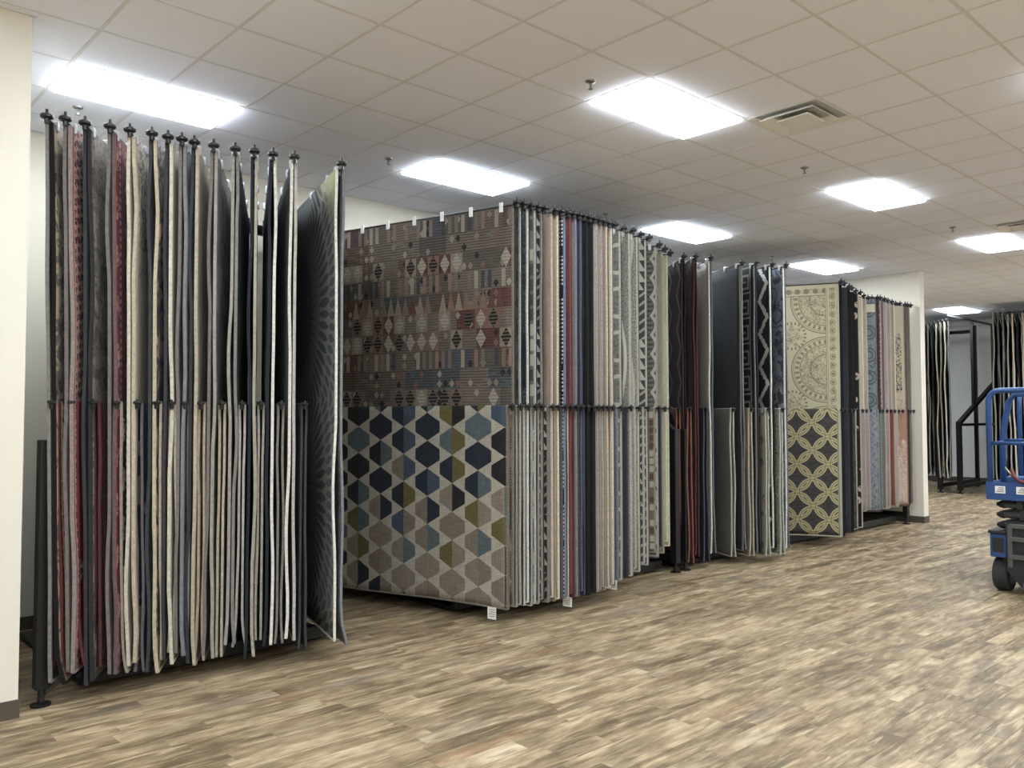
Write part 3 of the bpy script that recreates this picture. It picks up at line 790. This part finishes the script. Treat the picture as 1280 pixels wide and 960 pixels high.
# ------------------------------------------------------------------ rugs
ZT, ZL, YP = 3.50, 1.80, 7.32
ORD = ['first', 'second', 'third', 'fourth', 'fifth', 'sixth', 'seventh', 'eighth', 'ninth', 'tenth', 'eleventh', 'twelfth', 'thirteenth', 'fourteenth',
       'fifteenth', 'sixteenth', 'seventeenth', 'eighteenth', 'nineteenth', 'twentieth', 'twenty-first', 'twenty-second', 'twenty-third', 'twenty-fourth', 'twenty-fifth']
def sm(x): x = max(0, min(1, x)); return x*x*(3-2*x)
class Rug:
    """cloth hung on an arm: local x runs from the free end to the pivot, local y is the white-wall side"""
    def __init__(s, style, T, P, ztop, zbot, kind, seed, amp=.02, tip=(.030, .016), back=(.012, .007), u0=.04, close=.75, hook=0.0, W=None, nv=22, lean=0.0):
        rg = random.Random(seed)
        d = P-T; L = d.length; s.W = W or L-u0-.06; s.H = ztop-zbot
        s.ph = [rg.random()*6.28 for _ in range(5)]; s.k = (rg.uniform(2.0, 3.6), rg.uniform(4.5, 7.0))
        s.lean = lean; s.amp, s.tip, s.back, s.close, s.hook, s.kind, s.nv = amp, tip, back, close, hook, kind, nv
        s.skew = rg.uniform(-.012, .012)
        fm_, em_ = rug_mats(style)
        a = math.atan2(d.y, d.x); dl = d.normalized()
        loc = (T.x+dl.x*u0, T.y+dl.y*u0, ztop)
        NU = 10; us = [s.W*(k/NU)**1.45 for k in range(NU+1)]
        verts, faces, uvs = [], [], []
        prof = s.profile_params()
        rows = len(prof)
        for layer in (0, 1):
            for u in us:
                for q in prof:
                    o, z, vv = s.point(u, q, layer)
                    verts.append((u, o, z)); uvs.append((u, vv))
        n1 = len(us)*rows
        for i in range(NU):
            for j in range(rows-1):
                a0 = i*rows+j; a1 = a0+1; b0 = a0+rows; b1 = b0+1
                faces.append((a0, a1, b1, b0)); faces.append((n1+a0, n1+b0, n1+b1, n1+a1))
        for j in range(rows-1):
            for i in (0, NU):
                a0 = i*rows+j; f_ = (a0, a0+n1, a0+1+n1, a0+1); faces.append(f_ if i == 0 else f_[::-1])
        for i in range(NU):
            for j in (0, rows-1):
                a0 = i*rows+j; f_ = (a0, a0+rows, a0+rows+n1, a0+n1); faces.append(f_ if j == 0 else f_[::-1])
        me = bpy.data.meshes.new('rug'); me.from_pydata(verts, [], faces)
        uvl = me.uv_layers.new(name='UVMap')
        for lp in me.loops: uvl.data[lp.index].uv = uvs[lp.vertex_index]
        for p_ in me.polygons: p_.use_smooth = True
        s.o = obj('rug', me, fm_, None, loc, a)
        # stitched binding round the free edge and the hem
        verts, faces = [], []
        def strip(rings):
            for r_ in rings:
                i = len(verts); verts.extend(r_)
            st = len(verts)-4*len(rings)
            for k in range(len(rings)-1):
                for q in range(4):
                    faces.append((st+k*4+q, st+k*4+(q+1) % 4, st+k*4+4+(q+1) % 4, st+k*4+4+q))
            faces.append((st+3, st+2, st+1, st)); e_ = len(verts); faces.append((e_-4, e_-3, e_-2, e_-1))
        rings = []
        for q in prof:
            i_, o_ = Vector(s.point(0, q, 0)[:2]), Vector(s.point(0, q, 1)[:2]); e = (o_-i_)*.16
            i_ -= e; o_ += e
            rings.append([(-.007, i_.x, i_.y), (-.007, o_.x, o_.y), (.010, o_.x, o_.y), (.010, i_.x, i_.y)])
        strip(rings)
        for q in ([prof[-1]] if kind != 'drape' else [prof[0], prof[-1]]):
            rings = []
            for u in us:
                i_, z, _ = s.point(u, q, 0); o_, z2, _ = s.point(u, q, 1); e = (o_-i_)*.16
                rings.append([(u, i_-e, z-.007), (u, o_+e, z2-.007), (u, o_+e, z2+.008), (u, i_-e, z+.008)])
            strip(rings)
        bm_ = bpy.data.meshes.new('binding'); bm_.from_pydata(verts, [], faces)
        s.b = obj('binding', bm_, em_, s.o)
    def profile_params(s):
        n = s.nv
        if s.kind != 'drape': return [(1 if s.kind == 'L' else -1, k/n) for k in range(n+1)]
        return [(1, 1-k/n) for k in range(n)] + [(0, k/5) for k in range(6)] + [(-1, (k+1)/n) for k in range(n)]
    def off(s, u, v, side):
        t = min(1, u/s.W)
        o = s.tip[0]*(1-t)**1.2 + s.back[0]*(1-(1-t)**1.2)
        if s.kind == 'drape': o = o*sm(v/.25) + (s.back[0]+.004)*(1-sm(v/.25))
        w_ = s.amp*(1-t)**1.3*sm(v/.5)
        o += w_*(math.sin(v*s.k[0]+s.ph[0]+u*2+side)*.65 + math.sin(v*s.k[1]+s.ph[1]+side*2)*.35)
        o = max(o, s.back[0])
        e = max(0, (v-(s.H-.32))/.32)
        if e > 0:
            e2 = e**2.2*s.close*(1-t*.6); o = o*(1-e2) + .003*e2 + s.hook*e**3*(1-t)
        return o
    def point(s, u, q, layer):
        side, f = q
        t = min(1, u/s.W); th = s.tip[1]*(1-t)**1.2 + s.back[1]*(1-(1-t)**1.2)
        if side == 0:
            r_ = s.off(u, 0, 1) + layer*th; a = math.pi*f
            return r_*math.cos(a), r_*math.sin(a)*.8, s.H*0 - .02*(f-.5)
        v = s.H*f; o = s.off(u, v, side) + layer*th
        sag = s.skew*math.sin(u*3+s.ph[2])*f
        return side*o - s.lean*f*(1-t*.8), -v+sag, v*side if s.kind == 'drape' else v

# ------------------------------------------------------------------ rack hardware
def knob_mesh(r_, h, pin):
    b = bmesh.new()
    lathe(b, [(r_*.8, -h/2), (r_, -h/4), (r_, h/4), (r_*.8, h/2)], 14)
    lathe(b, [(.009, h/2), (.008, h/2+pin)], 8)
    lathe(b, [(.014, -h/2-.03), (.016, -h/2)], 8)
    me = bpy.data.meshes.new('knob'); b.to_mesh(me); b.free(); me.materials.append(M['black']); return me
KN_T, KN_L = knob_mesh(.037, .026, .030), knob_mesh(.026, .020, .012)
b = bx(-.019, .019, -.006, .006, -.052, .030, .003); CLIP = bpy.data.meshes.new('clip'); b.to_mesh(CLIP); b.free(); CLIP.materials.append(M['clip'])
b = bx(-.016, .016, -.028, .028, -.038, .026, .006); CLIP2 = bpy.data.meshes.new('clip'); b.to_mesh(CLIP2); b.free(); CLIP2.materials.append(M['clear'])
def arm(rack, T, P, z, top, clips=None):
    d = P-T; L = d.length
    b = bmesh.new()
    r_ = .024 if top else .015
    bar(b, (.0, 0, 0), (L, 0, 0), r_, r_, 8)
    bar(b, (L-.02, 0, -.06), (L-.02, 0, .06), .030, .030, 8)
    A = obj('swing_arm', b, M['black'], rack, (T.x, T.y, z), math.atan2(d.y, d.x))
    obj('knob', KN_T if top else KN_L, None, A, (0, 0, .022 if top else .006))
    if clips == 'white':
        for k in range(7): obj('clip', CLIP, None, A, (.14 + k*.31, .034, 0))
    elif clips:
        for x in (.10, .34, .85, 1.4): obj('clip', CLIP2, None, A, (x, 0, 0))
    return A
def rack_frame(label, xa, xb, y=5.62, yb=7.42, zt=ZT, gusset=True, posts=(0, 1), open_end=False, base_span=None):
    K = empty('rug_rack', (0, 0, 0)); tag(K, label, 'rug rack', 'black steel rug display racks')
    for k, x in enumerate((xa, xb)):
        if not (open_end and k == 0): obj('back_post', bx(x-.04, x+.04, yb-.04, yb+.04, 0, zt+.02, .005), M['black'], K)
        if k not in posts: continue
        obj('front_post', bx(x-.04, x+.04, y-.04, y+.04, .10, 1.58, .005), M['black'], K)
        b = bmesh.new(); lathe(b, [(.058, 0), (.058, .012), (.020, .022), (.016, .11)], 14, Matrix.Translation((x, y, 0))); obj('levelling_foot', b, M['black'], K)
        if gusset:
            s_ = 1 if k == 0 else -1
            b = bmesh.new(); bar(b, (x+s_*.02, y+.02, .07), (x+s_*.36, y+.10, .27), .045, .045, 8); obj('foot_brace', b, M['steel'], K)
        if open_end: continue
        obj('base_rail', bx(x-.03, x+.03, y+.04, yb, .12, .19), M['black'], K)
        b = bmesh.new(); bar(b, (x, y+.02, 1.55), (x, yb-.02, 3.10), .06, .06); obj('diagonal_brace', b, M['black'], K)
        obj('side_rail', bx(x-.02, x+.02, y+.04, yb, 1.50, 1.55), M['black'], K)
    ta, tb = base_span or (xa+.06, xb-.06)
    obj('front_base_rail', bx(ta, tb, y+.14, y+.20, .03, .12), M['black'], K)
    obj('shade_sheet', bx(ta, tb, y+.20, yb, .02, .05), M['black'], K)  # added black sheet that deepens the shade under the rugs
    for z in (zt-.03, ZL-.03, .10):
        obj('back_rail', bx(xa+(1.1 if open_end else 0), xb, YP+.02, YP+.07, z-.04, z+.05), M['black'], K)
    return K
SEED = [100]
def hang(style, T, P, zt, zb, kind, label, group, **kw):
    SEED[0] += 1
    r = Rug(style, T, P, zt, zb, kind, SEED[0], **kw)
    tag(r.o, label, 'rug', group)
    return r
def price_tag(rug, x, side_off, z, w_=.085, h_=.10):
    t = obj('price_tag', bx(-w_/2, w_/2, -.001, .001, -h_/2, h_/2), M['card'], rug.o, (x, side_off, z))
    b = bmesh.new()
    for k in range(4): box(b, -w_*.36, w_*(.36-.12*(k % 2)), .0012, .0018, h_*(.28-.18*k)-.0025, h_*(.28-.18*k)+.0025)
    obj('print', b, M['ink'], t)

def lower_from(T, P, s, ds=-.03):
    d = (P-T).normalized(); n = Vector((-d.y, d.x))       # n points to the white-wall side
    return T + n*s + d*.015, P + Vector((ds, 0))

# ---- rack 1 beside the white wall
K1 = rack_frame('black steel rug rack beside the plain white wall', 1.35, 4.02, posts=(0,), open_end=True, base_span=(1.62, 3.42))
px1 = [(58.5,145.3),(81.6,148.5),(106.3,153.8),(137.4,157.9),(162.4,162.4),(189.8,166.9),(210,171),(227.3,173.6),(243,177.5),(267,181.6),(294,186),(318,189),(341.5,192.5),(368,196),(427,204.7)]
T1 = [survey(x, y, ZT+.022) for x, y in px1]
P1 = [Vector((2.62+.079*i, YP)) for i in range(15)]
U1 = [('charcoal','tanleaf'),('mauve','crimson'),('slate','taupeleaf'),('mauve','burgundy'),('creamweave','beigevine'),('slate','abstract'),('slate','creamweave'),
      ('mauve','greysilver'),('slate','beige'),('mauve','greyleaf'),('greyleaf','charcoal'),('navy','olivegrey'),('navy','blackcream'),('blackcream','navypale'),('fan','greysilver')]
L1 = ['redcream','darkred','redbrown','blackbead','blackfloral','abstract','creamweave','greysilver','tan','beige','navypale','olivegrey','charcoal','slate']
G1u, G1l = 'long rugs on the rack by the white wall', 'lower rugs on the rack by the white wall'
for i, (T, P) in enumerate(zip(T1, P1)):
    arm(K1, T, P, ZT, True, 'clear')
    zb = .16 + .05*math.sin(i*2.1)
    for kind, st, sd in (('L', U1[i][0], 'white-wall side'), ('R', U1[i][1], 'pillar side')):
        last = i == 14
        hang(st, T, P, ZT-.004, (.13 if last else zb) + random.uniform(-.02, .02), kind, f'{STY[st][2]} on {sd}, {ORD[i]} upper arm from wall', G1u,
             amp=(.016 if i else .006) if not last else .014, tip=(.006, .015) if not last else (.016, .013), back=(.012, .007) if last else (.006, .007), hook=random.choice((0, .015, .045)) if kind == 'R' else random.choice((0, .012)), close=random.uniform(0, .6), lean=max(0, .085*(1-i/9)))
    if i < 14:
        a = .5 if i < 13 else .27
        T2 = T.lerp(T1[i+1], a); P2 = P.lerp(P1[i+1], .5); T2 = T2 + (P2-T2).normalized()*.02
        arm(K1, T2, P2, ZL, False)
        st = L1[i]
        hang(st, T2, P2, ZL, .17 + .05*math.sin(i*1.3), 'drape', f'{STY[st][2]} draped over {ORD[i]} lower arm from white wall', G1l,
             amp=.010, tip=(.009, .012), back=(.007, .006), u0=.05, close=random.uniform(0, .4), hook=random.choice((0, .012, .025)), lean=max(0, .05*(1-i/9)))

# ---- rack 2 with the kilim rug
K2 = rack_frame('black steel rug rack holding the kilim and hexagon rugs', 4.12, 7.62, posts=(1,), base_span=(4.62, 7.56), gusset=False)
key = [(645,252.5),(690,262),(730,269.5),(770,281),(779.8,284.8),(791.6,287.6),(801.4,292.8),(811.7,296.6),(824.4,305.5),(831.4,311),(838,316)]
def row(xs, key):
    out = []
    for x in xs:
        for (a, ya), (c, yc) in zip(key, key[1:]):
            if x <= c or c == key[-1][0]:
                out.append((x, ya+(yc-ya)*(x-a)/(c-a))); break
    return out
xs2 = [646.6,655.5,664.8,673.8,682,694.8,702.3,710.8,717.8,724.8,731,738,744.5,751,757,763.4,769,779.8,791.6,801.4,811.7,824.4,831.4,838]
T2s = [survey(x, y, ZT+.022) for x, y in row(xs2, key)]
P2s = [Vector((4.13+.0787*i, YP)) for i in range(24)]
U2 = ['kilim','darktaupe','teal','blocks','dashes','sand','wheat','whitedots','brick','lavender','denim','jet','jet','blush','blush','sand','ivory','circles','vine','pebble','zigtri','ogee','sage','butter']
V2 = ['slate','jet','navy','slate','umber','mauve','umber','slate','umber','slate','navy','jet','jet','mauve','mauve','umber','mauve','slate','greyleaf','slate','slate','mauve','olivegrey','mauve']
L2 = ['hex','speckle','creamweave','navypale','greyplain','dashes','tan','blackfloral','wheat','darkred','greyblue','denim','jet','jet','beige','tan','ivory','bluevine','slate','pebble','zigtri','brownfret','midnight','butter']
G2u, G2l = 'long rugs on the kilim rack', 'lower rugs on the kilim rack'
for i, (T, P) in enumerate(zip(T2s, P2s)):
    arm(K2, T, P, ZT, True, 'white' if i == 0 else ('clear' if i > 16 else None))
    zb = .15 if i < 17 else .15+.022*(i-16)
    for kind, st, sd in (('L', U2[i], 'near side'), ('R', V2[i], 'rear side')):
        lab = STY[st][2] + ' hung at the rack front' if st == 'kilim' else f'{STY[st][2]} on {sd}, {ORD[i]} upper arm from kilim'
        hang(st, T, P, ZT-.006, zb+random.uniform(-.015, .02), kind, lab, G2u, amp=.005 if i == 0 else .009, tip=(.005, .008), back=(.006, .006), hook=random.uniform(-.002, .006), close=.3)
    sh = .033 if i < 17 else .05
    TL, PL_ = lower_from(T, P, sh + (.02 if i == 0 else 0), -.038)
    arm(K2, TL, PL_, ZL, False)
    st = L2[i]
    lab = STY[st][2] + ' draped over the front lower arm' if st == 'hex' else f'{STY[st][2]} draped over {ORD[i]} lower arm from the hexagon rug'
    r = hang(st, TL, PL_, ZL, .13 if i < 17 else .13+.036*(i-16), 'drape', lab, G2l, amp=.004 if i == 0 else .006, tip=(.004, .0055), back=(.006, .005), u0=.05, close=.2)
    if i == 0: price_tag(r, .14, .03, -r.H-.045)
    if i == 9: price_tag(r, .05, .02, -r.H-.04, .09, .09)
    if i == 17: price_tag(r, .04, .02, -r.H-.03, .08, .09)

# ---- rack 3 with the charcoal rugs
K3 = rack_frame('black steel rug rack holding the greek key and ikat rugs', 7.80, 9.66, base_span=(7.86, 9.70), gusset=False)
px3 = [(855,320.5),(870,320),(889,322),(928,328),(946,328),(966,330),(983,331)]
T3 = [survey(x, y, ZT+.022) for x, y in px3]
P3 = [Vector((x, YP)) for x in (9.06, 9.15, 9.26, 9.44, 9.51, 9.57, 9.63)]
U3 = ['rustikat','umber','pearl','anthracite','greek','ikat','bluefloral']; V3 = ['jet','umber','greyblue','charcoal','navy','jet','blackfloral']
L3 = ['rust','rust','midnight','greyplain','speckle','moss','sageswirl']
G3u, G3l = 'long rugs on the charcoal rack', 'lower rugs on the charcoal rack'
for i, (T, P) in enumerate(zip(T3, P3)):
    arm(K3, T, P, ZT, True, 'clear')
    for kind, st, sd in (('L', U3[i], 'near side'), ('R', V3[i], 'rear side')):
        hang(st, T, P, ZT-.006, .16+random.uniform(-.02, .03), kind, f'{STY[st][2]} on {sd}, {ORD[i]} upper arm past sage rugs', G3u,
             amp=.012, tip=(.007, .011), back=(.007, .006), hook=random.uniform(0, .02), close=.4)
    TL, PL_ = lower_from(T, P, (.07, .08, .07, .135, .085, .08, .075)[i], -.028)
    arm(K3, TL, PL_, ZL, False)
    st = L3[i]
    hang(st, TL, PL_, ZL, .10, 'drape', f'{STY[st][2]} draped over {ORD[i]} lower arm after the sage rugs', G3l, amp=.010, tip=(.016, .011), back=(.008, .005), u0=.04, close=.1, hook=.012)

# ---- rack 4 with the cream medallion rug
K4 = rack_frame('black steel rug rack holding the cream medallion rug near the wing wall', 9.74, 13.72, posts=(1,), base_span=(9.72, 13.66), gusset=False)
px4 = [(1051.5,352),(1055.5,354),(1061.6,358),(1065.3,360),(1070,363.5),(1075.6,365.5),(1080,369.5),(1085,371.5),(1090,372),(1097,371.5),(1100.5,372),(1105.6,373.5),(1110,375.5),(1115,377),(1119.7,379),(1125,379.2),(1131.5,380.2),(1134.5,380.8),(1138.4,381.5)]
T4 = [survey(x, y, ZT+.022) for x, y in px4]
P4 = [Vector((9.72+.128*i, YP)) for i in range(19)]
U4 = ['medal','navy','slate','jet','jet','creamflower','ivory','beige',None,'scroll','umber','mauveorn','pinkgrey','pinkgrey','sand',None,'script','browndamask','mauve']
L4 = ['chain','navy','slate','jet','darktaupe','creamflower','pinkgrey','pinkgrey','browndamask','bluedamask','greyteal','greyplain','pinkgrey','rust','blush',None,'copper','umber','greyplain']
G4u, G4l = 'long rugs on the medallion rack', 'lower rugs on the medallion rack'
for i, (T, P) in enumerate(zip(T4, P4)):
    arm(K4, T, P, ZT, True, None)
    st = U4[i]
    if st:
        lab = STY[st][2] + ' hung at the rack front' if st == 'medal' else f'{STY[st][2]} on {ORD[i]} upper arm from cream medallion rug'
        hang(st, T, P, ZT-.006, (.15 if i < 6 else .30)+random.uniform(-.02, .03), 'L', lab, G4u, amp=.005 if i == 0 else .012, tip=(.008, .011), back=(.009, .008), close=.3)
        if i > 0: hang('jet' if i < 6 else 'mauve', T, P, ZT-.006, (.16 if i < 6 else .31), 'R', f'{STY["jet" if i < 6 else "mauve"][2]} on back of {ORD[i]} upper arm from cream medallion rug', G4u, amp=.01, tip=(.008, .009), back=(.009, .008), close=.3, nv=12)
    TL, PL_ = lower_from(T, P, .06, -.055)
    arm(K4, TL, PL_, ZL, False)
    st = L4[i]
    if st:
        lab = STY[st][2] + ' draped over the front lower arm' if st == 'chain' else f'{STY[st][2]} draped over {ORD[i]} lower arm from the ring lattice rug'
        hang(st, TL, PL_, ZL, (.13 if i < 6 else .33), 'drape', lab, G4l, amp=.004 if i == 0 else .01, tip=(.013, .012), back=(.010, .006), u0=.04, close=.3)

# ---- far racks against the grey wall
ZF = 3.84
def far_rack(label, ya, yb, posts, pxs, styles, bare, tagline, zb):
    K = empty('rug_rack', (0, 0, 0)); tag(K, label, 'rug rack', 'black steel rug display racks')
    xf, xm, xr = 20.0, 20.93, 22.35
    for y in (ya, yb):
        obj('front_post', bx(xf-.05, xf+.05, y-.05, y+.05, .07, 1.60, .005), M['black'], K)
        b = bmesh.new(); lathe(b, [(.07, 0), (.07, .015), (.025, .025), (.02, .08)], 12, Matrix.Translation((xf, y, 0))); obj('levelling_foot', b, M['black'], K)
        obj('base_rail', bx(xf+.05, xr, y-.04, y+.04, .12, .20), M['black'], K)
        obj('back_post', bx(xr-.04, xr+.04, y-.04, y+.04, 0, 3.96), M['black'], K)
        if not bare: continue
        b = bmesh.new(); bar(b, (xf, y, 1.56), (xr, y, 2.52), .085, .085); obj('diagonal_brace', b, M['black'], K)
        obj('side_rail', bx(xf, xr, y-.025, y+.025, 1.50, 1.56), M['black'], K)
        b = bmesh.new(); bar(b, (xf+.03, y, .36), (xf+.26, y, .16), .05); obj('foot_brace', b, M['black'], K)
        obj('upright', bx(xm-.03, xm+.03, y-.03, y+.03, 2.0, 3.94), M['black'], K)
        b = bmesh.new(); bar(b, (xf-.6, y, 3.94), (xr, y, 3.94), .04, .04); obj('top_rail', b, M['black'], K)
    obj('back_rail', bx(xr-.03, xr+.03, ya, yb, 3.78, 3.86), M['black'], K)
    for i, (q, st) in enumerate(zip(pxs, styles)):
        T = survey(q[0], q[1], ZF+.022); P = Vector((xr-.05, T.y*(xr-.05)/T.x - .05))
        arm(K, T, P, ZF, True, None)
        hang(st, T, P, ZF-.01, zb, 'L', f'{STY[st][2]} on {ORD[i]} arm, {tagline}', 'long rugs on the far racks', amp=.02, tip=(.03, .02), nv=12)
        hang('greysilver' if i % 2 else 'jet', T, P, ZF-.01, zb+.02, 'R', f'{STY["greysilver" if i % 2 else "jet"][2]} on back of {ORD[i]} arm, {tagline}', 'long rugs on the far racks', amp=.02, tip=(.03, .02), nv=12)
    return K
far_rack('far black rug rack just beyond the wing wall', 7.42, 9.6, (0, 1), [(1156,405),(1162,404),(1167.5,402.8),(1172.5,401.8),(1177.5,400.6),(1182.5,399.4)], ['greyblue','greyleaf','jet','creamweave','sage','creamweave'], 0, 'far rack beyond wing wall', .36)
far_rack('far black rug rack with bare end frame behind the lift', 4.2, 7.0, (0, 1), [(1243.5,392),(1250,391.2),(1257,390.8),(1262,390.4),(1268,390),(1274.5,389.4),(1281,389),(1288,388.6),(1296,388)], ['olivegrey','anthracite','jet','greyplain','wheat','jet','sand','greyplain','wheat'], 1, 'far rack behind lift', .30)

# ------------------------------------------------------------------ blue scissor lift
LX0, LX1, LY0, LY1 = 9.02, 10.80, 2.14, 2.92
LF = empty('scissor_lift', (LX0, LY1, 0)); tag(LF, 'blue scissor lift with folded dark scissor stack and small tyres', 'scissor lift')
def lp(name, b, mat, parent=None):
    o = obj(name, b, mat, None); o.data.transform(Matrix.Translation((-LX0, -LY1, 0))); o.parent = parent or LF; return o
# platform tray
lp('platform', bx(LX0, LX1, LY0, LY1, .90, .95, .004), M['blue'])
b = bmesh.new(); box(b, LX0, LX0+.02, LY0, LY1, .95, 1.07); box(b, LX1-.02, LX1, LY0, LY1, .95, 1.07); box(b, LX0+.02, LX1-.02, LY0, LY0+.02, .95, 1.07); box(b, LX0+.02, LX1-.02, LY1-.02, LY1, .95, 1.07)
toe = lp('toe_board', b, M['blue'])
for (y0, y1, nm) in ((LY1-.17, LY1-.08, 'sticker'), (LY1-.60, LY1-.265, 'sticker')):
    st_ = lp(nm, bx(LX0-.003, LX0, y0, y1, .965, 1.035), M['card'], LF)
    b = bmesh.new()
    for k in range(3): box(b, LX0-.005, LX0-.003, y0+.01, y1-.012-.01*k, .978+.018*k, .986+.018*k)
    lp('print', b, M['ink'], st_)
# guard rails
def rr(pts, r_=.024): return pipe(bmesh.new(), pts, r_, 10)
def arc_loop(x0, x1, y, zt, zb, rad=.12):
    pts = [(x0, y, zb), (x0, y, zt-rad)]
    for k in range(1, 6): a = math.pi/2*k/5; pts.append((x0+rad-rad*math.cos(a), y, zt-rad+rad*math.sin(a)))
    pts += [(x1-rad, y, zt)]
    for k in range(1, 6): a = math.pi/2*k/5; pts.append((x1-rad+rad*math.sin(a), y, zt-rad+rad*math.cos(a)))
    pts += [(x1, y, zb)]
    return pts
ZR = 1.965
pts = [(LX0+.03, LY1-.03, .95), (LX0+.03, LY1-.03, ZR-.10)]
for k in range(1, 6): a = math.pi/2*k/5; pts.append((LX0+.03, LY1-.03-.10+.10*math.cos(a), ZR-.10+.10*math.sin(a)))
pts += [(LX0+.03, LY0+.13, ZR)]
for k in range(1, 6): a = math.pi/2*k/5; pts.append((LX0+.03, LY0+.13-.10*math.sin(a), ZR-.10+.10*math.cos(a)))
pts += [(LX0+.03, LY0+.03, .95)]
lp('end_guard_rail', rr(pts, .027), M['blue'])
lp('mid_rail', rr([(LX0+.03, LY1-.03, 1.45), (LX0+.03, LY0+.03, 1.45)], .018), M['blue'])
lp('guard_post', rr([(LX0+.41, LY1-.03, .95), (LX0+.41, LY1-.03, 1.45), (LX0+.41, LY1-.05, 1.62), (LX0+.40, LY1-.10, 1.86), (LX0+.38, LY1-.16, ZR-.03), (LX0+.38, LY0+.1, ZR-.03)], .03), M['blue'])
lp('mid_rail', rr([(LX0+.41, LY1-.03, 1.47), (LX0+.41, LY0+.03, 1.47)], .018), M['blue'])
lp('side_rail', rr([(LX0+.05, LY1-.03, 1.45), (LX1-.05, LY1-.03, 1.45)], .016), M['blue'])
lp('side_rail', rr([(LX0+.05, LY0+.03, 1.45), (LX1-.05, LY0+.03, 1.45)], .016), M['blue'])
pp = arc_loop(LX0+.96, LX1-.03, LY1-.03, ZR, .95); lp('side_guard_rail', rr(pp, .024), M['blue'])
pp = arc_loop(LX0+.96, LX1-.03, LY0+.03, ZR, .95); lp('side_guard_rail', rr(pp, .024), M['blue'])
lp('control_box', bx(LX0+.06, LX0+.20, LY1-.52, LY1-.16, .96, 1.13, .01), M['blue'])
lp('cable', rr([(LX0+.03, LY1-.22, 1.20), (LX0-.02, LY1-.25, 1.14), (LX0-.02, LY1-.30, 1.09), (LX0+.01, LY1-.40, 1.075), (LX0+.0, LY1-.60, 1.09)], .016), M['rubberhose'])
lp('handle', rr([(LX0+.0, LY1-.17, 1.22), (LX0-.01, LY1-.25, 1.12)], .010), M['chrome'])
# folded scissor stack
for k in range(3):
    z = .86-.10*k
    lp('scissor_beam', bx(LX0+.10, LX1-.10, LY1-.16, LY1-.10, z-.035, z+.03, .006), M['darksteel'])
    lp('scissor_beam', bx(LX0+.10, LX1-.10, LY0+.10, LY0+.16, z-.035, z+.03, .006), M['darksteel'])
    b = bmesh.new(); bar(b, (LX0+.12, LY1-.09, z-.01), (LX0+.12, LY0+.09, z-.01), .065, .065, 12); lp('scissor_tube', b, M['steel'])
    b = bmesh.new(); lathe(b, [(.040, -.035), (.034, .0), (.015, .035)], 10, Matrix.Translation((LX0+.12, LY1-.09, z-.01)) @ Matrix.Rotation(-math.pi/2, 4, 'X')); lp('pin_cap', b, M['darksteel'])
    b = bmesh.new(); bar(b, (LX0+.07, LY1-.28-.02*k, z-.045), (LX0+.07, LY1-.28-.02*k, z+.04), .05, .05); bar(b, (LX0+.07, LY1-.46, z-.045), (LX0+.07, LY1-.46, z+.04), .05); lp('link_plate', b, M['darksteel'])
# chassis
lp('chassis', bx(LX0+.10, LX1-.02, LY0+.10, LY1-.10, .13, .60, .01), M['darksteel'])
b = bmesh.new()
prof = [(LY1-.16, .66), (LY1-.20, .70), (LY0+.2, .70), (LY0+.16, .66), (LY0+.16, .22), (LY0+.28, .08), (LY1-.28, .08), (LY1-.16, .22)]
A_ = [b.verts.new((LX0+.02, y, z)) for y, z in prof]; C_ = [b.verts.new((LX0+.10, y, z)) for y, z in prof]
b.faces.new(A_); b.faces.new(C_[::-1])
for k in range(8): b.faces.new((A_[k], C_[k], C_[(k+1) % 8], A_[(k+1) % 8]))
lp('end_plate', b, M['darksteel'])
for z in (.655, .53, .36, .10):
    lp('cross_rib', bx(LX0-.01, LX0+.03, LY0+.2, LY1-(.30 if z < .2 else .19), z-.022, z+.022, .005), M['steel'])
for y in (LY1-.20, LY1-.42):
    lp('upright_rib', bx(LX0-.006, LX0+.02, y-.02, y+.02, .26, .66), M['steel'])
lp('step_box', bx(LX0+.02, LX0+.30, LY1-.16, LY1-.015, .34, .57, .008), M['blue'])
lp('step_tread', bx(LX0+.0, LX0+.30, LY1-.165, LY1-.005, .57, .60, .006), M['darksteel'])
lp('step_recess', bx(LX0+.012, LX0+.02, LY1-.14, LY1-.04, .39, .53), M['darksteel'])
for (x, y) in ((LX0+.20, LY1-.085), (LX0+.20, LY0+.085), (LX1-.25, LY1-.085), (LX1-.25, LY0+.085)):
    b = bmesh.new(); MM = Matrix.Translation((x, y, .165)) @ Matrix.Rotation(math.pi/2, 4, 'X')
    lathe(b, [(.13, -.07), (.155, -.066), (.165, -.05), (.165, .05), (.155, .066), (.13, .07)], 28, MM)
    tw = lp('tyre', b, M['tyre'])
    b = bmesh.new(); lathe(b, [(.10, -.075), (.10, .075)], 16, MM); lp('hub', b, M['steel'], tw)
